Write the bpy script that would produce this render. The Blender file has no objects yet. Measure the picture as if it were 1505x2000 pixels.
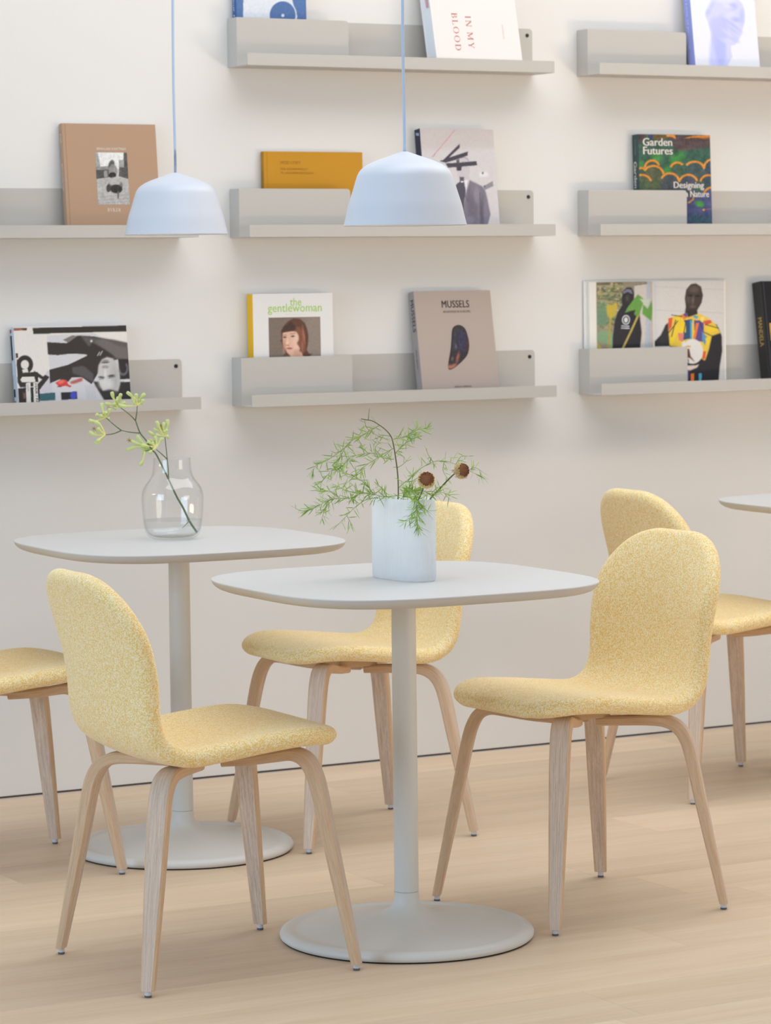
import bpy, bmesh, math, random
import numpy as np
from mathutils import Matrix, Vector

# ------------------------------------------------------------------ camera
scene = bpy.context.scene
col = scene.collection
CAM_LOC = Vector((0.0, -7.3793, 1.3484))
YAW, PITCH, ROLL = 0.50764, 0.06779, -0.010934
FOCAL_PX, SHIFT_PX = 6007.85, -60.114          # for a 1505 x 2000 frame
fwd = Vector((math.sin(YAW) * math.cos(PITCH), math.cos(YAW) * math.cos(PITCH), -math.sin(PITCH)))
rgt = Vector((math.cos(YAW), -math.sin(YAW), 0))
upv = rgt.cross(fwd)
r2 = rgt * math.cos(ROLL) + upv * math.sin(ROLL)
u2 = -rgt * math.sin(ROLL) + upv * math.cos(ROLL)
cd = bpy.data.cameras.new('camera')
cam = bpy.data.objects.new('camera', cd)
col.objects.link(cam)
m = Matrix.Identity(4)
for i in range(3):
    m[i][0], m[i][1], m[i][2], m[i][3] = r2[i], u2[i], -fwd[i], CAM_LOC[i]
cam.matrix_world = m
cd.sensor_fit = 'HORIZONTAL'
cd.sensor_width = 36
cd.lens = FOCAL_PX * 36 / 1505
cd.shift_y = SHIFT_PX / 1505
cd.clip_end = 100
cd.dof.use_dof = True
cd.dof.focus_distance = 6.2
cd.dof.aperture_fstop = 13
scene.camera = cam

# ------------------------------------------------------------------ world, lights, exposure
scene.view_settings.view_transform = 'Standard'
scene.view_settings.look = 'None'
scene.view_settings.gamma = 1
scene.view_settings.use_curve_mapping = False
scene.view_settings.exposure = -0.16
W = bpy.data.worlds.new('world')
scene.world = W
W.use_nodes = True
W.node_tree.nodes['Background'].inputs[0].default_value = (0.87, 0.935, 1.0, 1)
W.node_tree.nodes['Background'].inputs[1].default_value = 0.47


def area(name, loc, target, sx, sy, power, color):
    l = bpy.data.lights.new(name, 'AREA')
    l.shape = 'RECTANGLE'
    l.size, l.size_y, l.energy, l.color = sx, sy, power, color
    o = bpy.data.objects.new(name, l)
    col.objects.link(o)
    o.location = loc
    o.rotation_euler = (Vector(target) - Vector(loc)).to_track_quat('-Z', 'Y').to_euler()
    return o


# daylight: tall window to the left and a rooflight, plus an added front fill
area('window_light_left', (-4.4, -3.4, 1.9), (3.2, -0.9, 1.3), 3.6, 3.0, 250, (0.50, 0.74, 1.0))
area('fill_light_front', (6.8, -7.4, 1.2), (4.0, 0, 1.4), 3.0, 1.8, 75, (1.0, 0.92, 0.84))  # added warm fill from behind the camera, lifts the wall and table stands
area('rooflight', (4.4, -1.7, 4.0), (4.3, -1.4, 0), 6.4, 2.0, 140, (1.0, 0.99, 0.98))
# a beam of sun falls on the floor beyond the right-hand table and bounces up the wall
sl = bpy.data.lights.new('sunbeam', 'SPOT')
sl.energy, sl.color, sl.spot_size, sl.spot_blend, sl.shadow_soft_size = 63000, (1.0, 0.97, 0.93), math.radians(15), 0.12, 0.05
so = bpy.data.objects.new('sunbeam', sl)
col.objects.link(so)
so.location = (8.6, -5.8, 6.6)
so.rotation_euler = (Vector((7.1, -4.0, 0)) - so.location).to_track_quat('-Z', 'Y').to_euler()

# ------------------------------------------------------------------ helpers
R = math.radians


def lin(c):
    c = np.asarray(c, float)
    return np.where(c <= 0.04045, c / 12.92, ((c + 0.055) / 1.055) ** 2.4)


def hexc(r, g, b):
    return tuple(float(x) for x in lin(np.array([r, g, b]) / 255.0)) + (1.0,)


def mat(name, rgb, rough=0.5, spec=0.5, metal=0.0):
    M = bpy.data.materials.new(name)
    M.use_nodes = True
    b = M.node_tree.nodes['Principled BSDF']
    b.inputs['Base Color'].default_value = rgb
    b.inputs['Roughness'].default_value = rough
    b.inputs['Specular IOR Level'].default_value = spec
    b.inputs['Metallic'].default_value = metal
    return M


def nodes(M):
    nt = M.node_tree
    return nt, nt.nodes['Principled BSDF'], (lambda t: nt.nodes.new(t)), (lambda a, b: nt.links.new(a, b))


def link(o, parent=None):
    col.objects.link(o)
    if parent is not None:
        o.parent = parent
    return o


def mesh(name, verts, faces, material=None, parent=None, smooth=False, sharp=None, uv=None):
    me = bpy.data.meshes.new(name)
    me.from_pydata([tuple(v) for v in verts], [], faces)
    if smooth:
        me.polygons.foreach_set('use_smooth', [True] * len(me.polygons))
        if sharp is not None:
            me.set_sharp_from_angle(angle=R(sharp))
    if uv is not None:
        L = me.uv_layers.new(name='UVMap')
        idx = np.zeros(len(me.loops), int)
        me.loops.foreach_get('vertex_index', idx)
        L.data.foreach_set('uv', np.asarray(uv, float)[idx].ravel())
    if material is not None:
        me.materials.append(material)
    me.update()
    return link(bpy.data.objects.new(name, me), parent)


def empty(name, loc=(0, 0, 0), rotz=0.0):
    o = bpy.data.objects.new(name, None)
    o.empty_display_size = 0.1
    col.objects.link(o)
    o.location = loc
    o.rotation_euler = (0, 0, rotz)
    return o


def tag(o, label=None, cat=None, group=None, kind=None):
    if label: o['label'] = label
    if cat: o['category'] = cat
    if group: o['group'] = group
    if kind: o['kind'] = kind
    return o


def copy_tree(o, parent=None):
    c = o.copy()
    col.objects.link(c)
    if parent is not None:
        c.parent = parent
    for ch in list(o.children):
        copy_tree(ch, c)
    return c


def box(x0, x1, y0, y1, z0, z1, ch=0.0):
    """box, optionally with chamfered edges"""
    bm = bmesh.new()
    bmesh.ops.create_cube(bm, size=1)
    for v in bm.verts:
        v.co = Vector(((x0 + x1) / 2 + v.co.x * (x1 - x0), (y0 + y1) / 2 + v.co.y * (y1 - y0), (z0 + z1) / 2 + v.co.z * (z1 - z0)))
    if ch > 0:
        bmesh.ops.bevel(bm, geom=bm.edges[:], offset=ch, segments=1, affect='EDGES', profile=0.5)
    vs = [tuple(v.co) for v in bm.verts]
    bm.verts.index_update()
    fs = [[v.index for v in f.verts] for f in bm.faces]
    bm.free()
    return vs, fs


def prism(poly, depth, fmap):
    """extrude a 2-D polygon; fmap(a, b, d) -> xyz"""
    n = len(poly)
    vs = [fmap(a, b, 0) for a, b in poly] + [fmap(a, b, depth) for a, b in poly]
    fs = [list(range(n)), list(range(2 * n - 1, n - 1, -1))] + [[i, i + n, (i + 1) % n + n, (i + 1) % n] for i in range(n)]
    return vs, fs


def rrect(x0, x1, y0, y1, r, seg=6):
    """rounded rectangle; r = radii (bl, br, tr, tl)"""
    out = []
    for (cx, cy, a0, rr) in ((x0, y0, 180, r[0]), (x1, y0, 270, r[1]), (x1, y1, 0, r[2]), (x0, y1, 90, r[3])):
        if rr <= 0:
            out.append((cx, cy)); continue
        ox = cx + rr if cx == x0 else cx - rr
        oy = cy + rr if cy == y0 else cy - rr
        for k in range(seg + 1):
            a = R(a0 + 90 * k / seg)
            out.append((ox + rr * math.cos(a), oy + rr * math.sin(a)))
    return out


def lathe(profile, n=64, cap_start=False, cap_end=False):
    vs, fs = [], []
    for r, z in profile:
        for k in range(n):
            a = 2 * math.pi * k / n
            vs.append((r * math.cos(a), r * math.sin(a), z))
    for i in range(len(profile) - 1):
        for k in range(n):
            k2 = (k + 1) % n
            fs.append([i * n + k, i * n + k2, (i + 1) * n + k2, (i + 1) * n + k])
    if cap_start: fs.append(list(range(n - 1, -1, -1)))
    if cap_end: fs.append([(len(profile) - 1) * n + k for k in range(n)])
    return vs, fs


def catmull(pts, n):
    pts = [np.array(p, float) for p in pts]
    P = [2 * pts[0] - pts[1]] + pts + [2 * pts[-1] - pts[-2]]
    out = []
    for i in range(1, len(P) - 2):
        for k in range(n):
            t = k / n
            p0, p1, p2, p3 = P[i - 1:i + 3]
            out.append(0.5 * (2 * p1 + (p2 - p0) * t + (2 * p0 - 5 * p1 + 4 * p2 - p3) * t * t + (3 * p1 - p0 - 3 * p2 + p3) * t ** 3))
    out.append(pts[-1])
    return out


def tube(path, radii, n=8):
    path = [Vector(p) for p in path]
    if not hasattr(radii, '__len__'): radii = [radii] * len(path)
    vs, fs = [], []
    ref = Vector((0.3, 0.2, 0.93)).normalized()
    for i, p in enumerate(path):
        t = (path[min(i + 1, len(path) - 1)] - path[max(i - 1, 0)]).normalized()
        a = t.cross(ref)
        if a.length < 1e-3: a = t.cross(Vector((1, 0, 0)))
        a.normalize()
        b = t.cross(a)
        for k in range(n):
            w = 2 * math.pi * k / n
            vs.append(tuple(p + (a * math.cos(w) + b * math.sin(w)) * radii[i]))
    for i in range(len(path) - 1):
        for k in range(n):
            k2 = (k + 1) % n
            fs.append([i * n + k, i * n + k2, (i + 1) * n + k2, (i + 1) * n + k])
    fs.append(list(range(n - 1, -1, -1)))
    fs.append([(len(path) - 1) * n + k for k in range(n)])
    return vs, fs


def merge(parts):
    vs, fs = [], []
    for v, f in parts:
        o = len(vs)
        vs += list(v)
        fs += [[i + o for i in q] for q in f]
    return vs, fs


# ------------------------------------------------------------------ materials
M_wall = mat('painted_wall', hexc(226, 224, 221), 0.85, 0.25)
nt, b, N, Lk = nodes(M_wall)
nz = N('ShaderNodeTexNoise'); nz.inputs['Scale'].default_value = 900
bp = N('ShaderNodeBump'); bp.inputs['Strength'].default_value = 0.03; bp.inputs['Distance'].default_value = 0.001
Lk(nz.outputs['Fac'], bp.inputs['Height']); Lk(bp.outputs[0], b.inputs['Normal'])
M_gap = mat('dark_gap', hexc(118, 98, 80), 0.9, 0.1)
M_steel = mat('grey_powder_coat', hexc(190, 186, 180), 0.55, 0.4)
M_black = mat('black_plastic', hexc(26, 25, 24), 0.5)
M_top = mat('grey_laminate', hexc(212, 212, 212), 0.42, 0.45)
M_edge = mat('grey_lacquered_edge', hexc(196, 192, 186), 0.5, 0.4)
M_stand = mat('grey_lacquered_stand', hexc(214, 212, 207), 0.45, 0.45)
M_lamp = mat('pale_grey_blue_lacquer', hexc(200, 207, 219), 0.40, 0.5)
M_lampin = mat('white_lamp_inside', hexc(240, 240, 238), 0.6)
M_cord = mat('pale_blue_cord', hexc(178, 196, 222), 0.7)
M_glide = mat('glide_plastic', hexc(205, 208, 214), 0.4)
M_gliderub = mat('glide_rubber', hexc(96, 98, 102), 0.7)


def oak(name, c1, c2, scale, axis, rnd=0.0, rough=0.45, grain=1.0, bump=0.1, coord='Object', lo=0.32, hi=0.66):
    M = mat(name, c1, rough, 0.35)
    nt, b, N, Lk = nodes(M)
    tc = N('ShaderNodeTexCoord'); oi = N('ShaderNodeObjectInfo')
    ad = N('ShaderNodeVectorMath'); ad.operation = 'ADD'
    sc = N('ShaderNodeVectorMath'); sc.operation = 'SCALE'; sc.inputs['Scale'].default_value = 37.0
    cx = N('ShaderNodeCombineXYZ')
    Lk(oi.outputs['Random'], cx.inputs[0]); Lk(oi.outputs['Random'], cx.inputs[1]); Lk(oi.outputs['Random'], cx.inputs[2])
    Lk(cx.outputs[0], sc.inputs[0]); Lk(tc.outputs[coord], ad.inputs[0]); Lk(sc.outputs[0], ad.inputs[1])
    mp = N('ShaderNodeMapping')
    s = [scale] * 3; s[axis] = scale * 0.06
    mp.inputs['Scale'].default_value = s
    Lk(ad.outputs[0], mp.inputs[0])
    n1 = N('ShaderNodeTexNoise'); n1.inputs['Scale'].default_value = 1.0; n1.inputs['Detail'].default_value = 5; n1.inputs['Distortion'].default_value = 0.6
    n2 = N('ShaderNodeTexNoise'); n2.inputs['Scale'].default_value = 7.0; n2.inputs['Detail'].default_value = 3
    Lk(mp.outputs[0], n1.inputs['Vector']); Lk(mp.outputs[0], n2.inputs['Vector'])
    rp = N('ShaderNodeValToRGB')
    rp.color_ramp.elements[0].position = lo; rp.color_ramp.elements[0].color = c2
    rp.color_ramp.elements[1].position = hi; rp.color_ramp.elements[1].color = c1
    mx = N('ShaderNodeMix'); mx.data_type = 'FLOAT'; mx.inputs[0].default_value = 0.35 * grain
    Lk(n1.outputs['Fac'], mx.inputs[2]); Lk(n2.outputs['Fac'], mx.inputs[3])
    Lk(mx.outputs[0], rp.inputs[0])
    hs = N('ShaderNodeHueSaturation')
    mr = N('ShaderNodeMapRange'); mr.inputs[3].default_value = 1 - rnd; mr.inputs[4].default_value = 1 + rnd
    Lk(oi.outputs['Random'], mr.inputs[0]); Lk(mr.outputs[0], hs.inputs['Value'])
    Lk(rp.outputs[0], hs.inputs['Color']); Lk(hs.outputs[0], b.inputs['Base Color'])
    bp = N('ShaderNodeBump'); bp.inputs['Strength'].default_value = bump; bp.inputs['Distance'].default_value = 0.0008
    Lk(n2.outputs['Fac'], bp.inputs['Height']); Lk(bp.outputs[0], b.inputs['Normal'])
    return M


M_floor = oak('pale_oak_plank', hexc(222, 200, 174), hexc(204, 178, 150), 14.0, 0, rnd=0.065, rough=0.5, grain=1.2, bump=0.05, lo=0.25, hi=0.72)
M_leg = oak('oak_veneer', hexc(224, 204, 186), hexc(178, 154, 134), 230.0, 1, rnd=0.02, rough=0.6, grain=1.3, bump=0.3, coord='UV', lo=0.30, hi=0.60)
M_ply = oak('ply_edge', hexc(220, 191, 160), hexc(198, 164, 130), 320.0, 1, rnd=0.02, rough=0.6, grain=1.0, bump=0.1, coord='UV')

# upholstery: two-tone weave
M_fab = mat('yellow_woven_wool', hexc(226, 196, 110), 0.92, 0.15)
nt, b, N, Lk = nodes(M_fab)
b.inputs['Sheen Weight'].default_value = 0.25
uvn = N('ShaderNodeUVMap'); uvn.uv_map = 'UVMap'
mp = N('ShaderNodeMapping'); mp.inputs['Rotation'].default_value = (0, 0, R(40)); mp.inputs['Scale'].default_value = (420, 330, 1)
Lk(uvn.outputs[0], mp.inputs[0])
vo = N('ShaderNodeTexVoronoi'); vo.voronoi_dimensions = '2D'; vo.inputs['Scale'].default_value = 1.0; vo.inputs['Randomness'].default_value = 0.47
Lk(mp.outputs[0], vo.inputs['Vector'])
sep = N('ShaderNodeSeparateColor'); Lk(vo.outputs['Color'], sep.inputs[0])
nz = N('ShaderNodeTexNoise'); nz.inputs['Scale'].default_value = 60; nz.inputs['Detail'].default_value = 3
Lk(uvn.outputs[0], nz.inputs['Vector'])
# thread dot: bright in the middle of a cell, brightness differs from cell to cell
d1 = N('ShaderNodeMath'); d1.operation = 'MULTIPLY_ADD'; d1.inputs[1].default_value = -0.95; d1.inputs[2].default_value = 0.72
Lk(vo.outputs['Distance'], d1.inputs[0])
d2 = N('ShaderNodeMath'); d2.operation = 'MULTIPLY_ADD'; d2.inputs[1].default_value = 0.36
Lk(sep.outputs[0], d2.inputs[0]); Lk(d1.outputs[0], d2.inputs[2])
ma = N('ShaderNodeMath'); ma.operation = 'MULTIPLY_ADD'; ma.inputs[1].default_value = 0.12
Lk(nz.outputs['Fac'], ma.inputs[0]); Lk(d2.outputs[0], ma.inputs[2])
rp = N('ShaderNodeValToRGB')
rp.color_ramp.elements[0].position = 0.30; rp.color_ramp.elements[0].color = hexc(232, 188, 80)
rp.color_ramp.elements[1].position = 0.98; rp.color_ramp.elements[1].color = hexc(254, 249, 222)
Lk(ma.outputs[0], rp.inputs[0]); Lk(rp.outputs[0], b.inputs['Base Color'])
bp = N('ShaderNodeBump'); bp.inputs['Strength'].default_value = 0.3; bp.inputs['Distance'].default_value = 0.001
Lk(ma.outputs[0], bp.inputs['Height']); Lk(bp.outputs[0], b.inputs['Normal'])

# printed surfaces: colour held by the mesh itself
M_print = mat('printed_cover', (1, 1, 1, 1), 0.45, 0.35)
nt, b, N, Lk = nodes(M_print)
at = N('ShaderNodeAttribute'); at.attribute_name = 'Col'
Lk(at.outputs['Color'], b.inputs['Base Color'])

# ------------------------------------------------------------------ the room
wall = tag(mesh('wall_back', *box(-4, 13, 0, 0.12, 0.006, 3.6), M_wall), 'off-white painted wall behind the shelves', kind='structure')
tag(mesh('trim_1', *box(-4, 13, 0.004, 0.02, 0, 0.006), M_gap), 'thin dark shadow gap along the foot of the wall', kind='structure')

M_sub = mat('floor_bed', hexc(190, 158, 122), 0.6)
floor = tag(mesh('floor', *box(-6, 13, -14, 0.004, -0.08, -0.016), M_floor), 'pale oak plank floor', kind='structure')
rng = random.Random(5)
PW = 0.215
plank_cache = {}
known = {4: [2.576], 5: [3.040, 4.128], 9: [3.893], 12: [3.075]}
for row in range(0, 30):
    y1 = -0.003 - row * PW - 0.002
    y0 = y1 - PW
    # measured joints fixed the rows' phase: seams at -1.51, -1.725, -1.94 ...
    y1, y0 = y1 + 0.0, y0 + 0.0
    joints = known.get(row, [rng.uniform(1.5, 3.5)])
    xs = list(joints)
    while xs[0] > -1.6: xs.insert(0, xs[0] - rng.choice((1.6, 1.9, 2.2)))
    while xs[-1] < 8.6: xs.append(xs[-1] + rng.choice((1.6, 1.9, 2.2)))
    for a, c in zip(xs[:-1], xs[1:]):
        Lr = round(c - a, 3)
        if Lr not in plank_cache:
            vs, fs = box(0.0002, Lr - 0.0002, 0.0002, PW - 0.0002, -0.016, 0, 0.0005)
            me = bpy.data.meshes.new('plank'); me.from_pydata(vs, [], fs); me.materials.append(M_floor)
            plank_cache[Lr] = me
        o = bpy.data.objects.new('plank', plank_cache[Lr])
        link(o, floor)
        o.location = (a, y0, 0)

# ------------------------------------------------------------------ wall shelves
SW, SD2, SD1, SHB, SHL = 0.9494, 0.1174, 0.0544, 0.1290, 0.0321
T = 0.002
ZS = (1.8947, 1.4450, 0.9969)
XS = (2.5412, 3.6396, 4.7379)


def make_shelf():
    r = empty('wall_shelf')
    mesh('back_plate', *prism(rrect(0, SW, 0, SHB, (0, 0, 0.011, 0.011)), T, lambda a, b_, d: (a, -0.0002 - d, b_)), M_steel, r)
    mesh('bottom_plate', *box(0, SW, -SD2, -0.0002, 0, T), M_steel, r)
    mesh('lip', *prism(rrect(0, SW, 0, SHL, (0, 0, 0.004, 0.004)), T, lambda a, b_, d: (a, -SD2 - 0.0001 + d, b_)), M_steel, r)
    h = mesh('holder_panel', *prism(rrect(0, 0.335, T, SHB, (0, 0, 0.010, 0)), T, lambda a, b_, d: (a, -SD1 - d, b_)), M_steel, r)
    mesh('end_panel', *box(0, T, -SD1, -0.002, T, SHB), M_steel, h)
    for x in (0.017, SW - 0.017):
        vs, fs = lathe([(0.0001, 0.004), (0.0030, 0.0038), (0.0050, 0.0022), (0.0052, 0)], 20)
        mesh('screw', [(x + v[0], -T - 0.0002 - v[2], SHB - 0.0185 + v[1]) for v in vs], [f[::-1] for f in fs], M_black, r, True)
    return r


shelf0 = make_shelf()
SHELVES = [
    (1, 0, 'pale grey steel wall shelf holding the blue record book and pale pink book'),
    (2, 0, 'pale grey steel wall shelf holding the book with a lilac head cover'),
    (0, 1, 'pale grey steel wall shelf holding the brown cloth photo book'),
    (1, 1, 'pale grey steel wall shelf behind the front pendant lamp, holding the ochre book'),
    (2, 1, 'pale grey steel wall shelf holding the dark green garden book'),
    (0, 2, 'pale grey steel wall shelf holding the sideways black and white magazine'),
    (1, 2, 'pale grey steel wall shelf holding the woman portrait magazine and the mussel book'),
    (2, 2, 'pale grey steel wall shelf holding the open photo book and black book'),
]
for i, (cx, rz, lab) in enumerate(SHELVES):
    s = shelf0 if i == 0 else copy_tree(shelf0)
    s.location = (XS[cx], 0, ZS[rz])
    tag(s, lab, 'wall shelf', 'folded steel wall shelves')

# ------------------------------------------------------------------ painting helper for flat print


class Canvas:
    """a small painting; shapes are drawn in the drawing's own units, whose top-left, top-right and
    bottom-left corners are given"""

    def __init__(s, w, h, tl, tr, bl, bg, cell=0.0019):
        s.nx, s.ny = max(8, int(w / cell)), max(8, int(h / cell))
        u, v = np.meshgrid((np.arange(s.nx)) / (s.nx - 1), (np.arange(s.ny)) / (s.ny - 1))
        s.u, s.v = u, v
        s.X = tl[0] + u * (tr[0] - tl[0]) + v * (bl[0] - tl[0])
        s.Y = tl[1] + u * (tr[1] - tl[1]) + v * (bl[1] - tl[1])
        s.px = math.hypot(tr[0] - tl[0], tr[1] - tl[1]) / s.nx
        s.a = np.zeros((s.ny, s.nx, 3)) + np.array(bg) / 255.0

    def put(s, mk, c, al=1.0):
        c = np.asarray(c, float)
        if c.ndim == 1: c = c[None, None, :]
        mk = (mk * al)[..., None]
        s.a = s.a * (1 - mk) + (c / 255.0) * mk

    def ell(s, cx, cy, rx, ry, c, rot=0, soft=None, al=1.0):
        a = R(rot)
        dx, dy = s.X - cx, s.Y - cy
        x, y = dx * math.cos(a) + dy * math.sin(a), -dx * math.sin(a) + dy * math.cos(a)
        d = (1 - np.sqrt((x / rx) ** 2 + (y / ry) ** 2)) * min(rx, ry)
        w = soft if soft else s.px
        s.put(np.clip(d / w + 0.5, 0, 1), c, al)

    def ring(s, cx, cy, rx, ry, wd, c, a0=0, a1=360, al=1.0):
        dx, dy = s.X - cx, s.Y - cy
        q = np.sqrt((dx / rx) ** 2 + (dy / ry) ** 2)
        d = wd / 2 - np.abs(q - 1) * min(rx, ry)
        an = (np.degrees(np.arctan2(-dy, dx))) % 360
        ok = ((an >= a0) & (an <= a1)) if a1 <= 360 else ((an >= a0) | (an <= a1 - 360))
        s.put(np.clip(d / s.px + 0.5, 0, 1) * ok, c, al)

    def poly(s, pts, c, al=1.0, soft=0):
        acc = np.zeros_like(s.X)
        offs = ((-.25, -.25), (.25, -.25), (-.25, .25), (.25, .25))
        for ox, oy in offs:
            X, Y = s.X + ox * s.px, s.Y + oy * s.px
            ins = np.zeros(X.shape, bool)
            n = len(pts)
            for i in range(n):
                x1, y1 = pts[i]; x2, y2 = pts[(i + 1) % n]
                if y1 == y2: continue
                cr = ((y1 > Y) != (y2 > Y)) & (X < (x2 - x1) * (Y - y1) / (y2 - y1) + x1)
                ins ^= cr
            acc += ins
        mk = acc / 4
        for _ in range(soft):
            q = np.pad(mk, 1, mode='edge')
            mk = (q[:-2, 1:-1] + q[2:, 1:-1] + q[1:-1, :-2] + q[1:-1, 2:] + 2 * q[1:-1, 1:-1]) / 6
        s.put(mk, c, al)

    def line(s, p, q, wd, c, al=1.0):
        px, py = q[0] - p[0], q[1] - p[1]
        L2 = px * px + py * py + 1e-9
        t = np.clip(((s.X - p[0]) * px + (s.Y - p[1]) * py) / L2, 0, 1)
        d = np.hypot(s.X - p[0] - t * px, s.Y - p[1] - t * py)
        s.put(np.clip((wd / 2 - d) / s.px + 0.5, 0, 1), c, al)

    def path(s, pts, wd, c, al=1.0):
        for p, q in zip(pts[:-1], pts[1:]): s.line(p, q, wd, c, al)

    def noise(s, amt, cell, seed, mask=None):
        r = np.random.RandomState(seed)
        gx, gy = int(s.nx / cell) + 3, int(s.ny / cell) + 3
        g = r.uniform(-1, 1, (gy, gx))
        fx, fy = np.arange(s.nx) / cell, np.arange(s.ny) / cell
        ix, iy = fx.astype(int), fy.astype(int)
        tx, ty = (fx - ix)[None, :], (fy - iy)[:, None]
        A = g[iy][:, ix] * (1 - tx) + g[iy][:, ix + 1] * tx
        B = g[iy + 1][:, ix] * (1 - tx) + g[iy + 1][:, ix + 1] * tx
        n = (A * (1 - ty) + B * ty)
        if mask is not None: n = n * mask
        s.a = s.a + n[..., None] * np.asarray(amt) / 255.0
        return n

    def build(s, name, parent, x0, z0, w, h, y):
        """flat grid facing -y; (x0, z0) is its lower left corner"""
        nx, ny = s.nx, s.ny
        co = np.zeros((ny, nx, 3))
        co[..., 0] = x0 + s.u * w
        co[..., 1] = y
        co[..., 2] = z0 + (1 - s.v) * h
        me = bpy.data.meshes.new(name)
        me.vertices.add(nx * ny)
        me.vertices.foreach_set('co', co.ravel())
        i = (np.arange(ny - 1)[:, None] * nx + np.arange(nx - 1)[None, :]).ravel()
        q = np.stack([i + nx, i + nx + 1, i + 1, i], 1)
        nf = len(q)
        me.loops.add(nf * 4)
        me.loops.foreach_set('vertex_index', q.ravel())
        me.polygons.add(nf)
        me.polygons.foreach_set('loop_start', np.arange(0, nf * 4, 4))
        me.update(calc_edges=True)
        me.validate()
        ca = me.color_attributes.new('Col', 'FLOAT_COLOR', 'POINT')
        rgba = np.ones((ny * nx, 4))
        rgba[:, :3] = lin(np.clip(s.a, 0.012, 0.97)).reshape(-1, 3)
        ca.data.foreach_set('color', rgba.ravel())
        me.materials.append(M_print)
        return link(bpy.data.objects.new(name, me), parent)


_mats = {}


def flat(r, g, b_, rough=0.6):
    k = (r, g, b_, rough)
    if k not in _mats: _mats[k] = mat('ink_%d_%d_%d' % (r, g, b_), hexc(r, g, b_), rough, 0.3)
    return _mats[k]


def text_mesh(body, bold=0.0, spacing=1.0):
    cu = bpy.data.curves.new('lettering', 'FONT')
    cu.body = body
    cu.align_x = 'LEFT'
    cu.space_character = spacing
    cu.resolution_u = 3
    o = bpy.data.objects.new('lettering_tmp', cu)
    col.objects.link(o)
    dg = bpy.context.evaluated_depsgraph_get()
    me = bpy.data.meshes.new_from_object(o.evaluated_get(dg))
    bpy.data.objects.remove(o)
    vs = np.array([v.co[:] for v in me.vertices])
    fs = [list(p.vertices) for p in me.polygons]
    bpy.data.meshes.remove(me)
    vs = vs[:, :2]
    if bold > 0:          # heavier strokes: the outline repeated a little to each side
        n0 = len(vs)
        vs = np.concatenate([vs + np.array([d_, 0]) for d_ in (-bold, 0, bold)])
        fs = fs + [[i + n0 for i in f] for f in fs] + [[i + 2 * n0 for i in f] for f in fs]
    mn, mx = vs.min(0), vs.max(0)
    vs = (vs - mn) / (mx - mn)
    lay = np.repeat(np.arange(3 if bold > 0 else 1), len(vs) // (3 if bold > 0 else 1))[:, None]
    return np.concatenate([vs, lay * 0.00004], 1), fs


SERIF = {}


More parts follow.
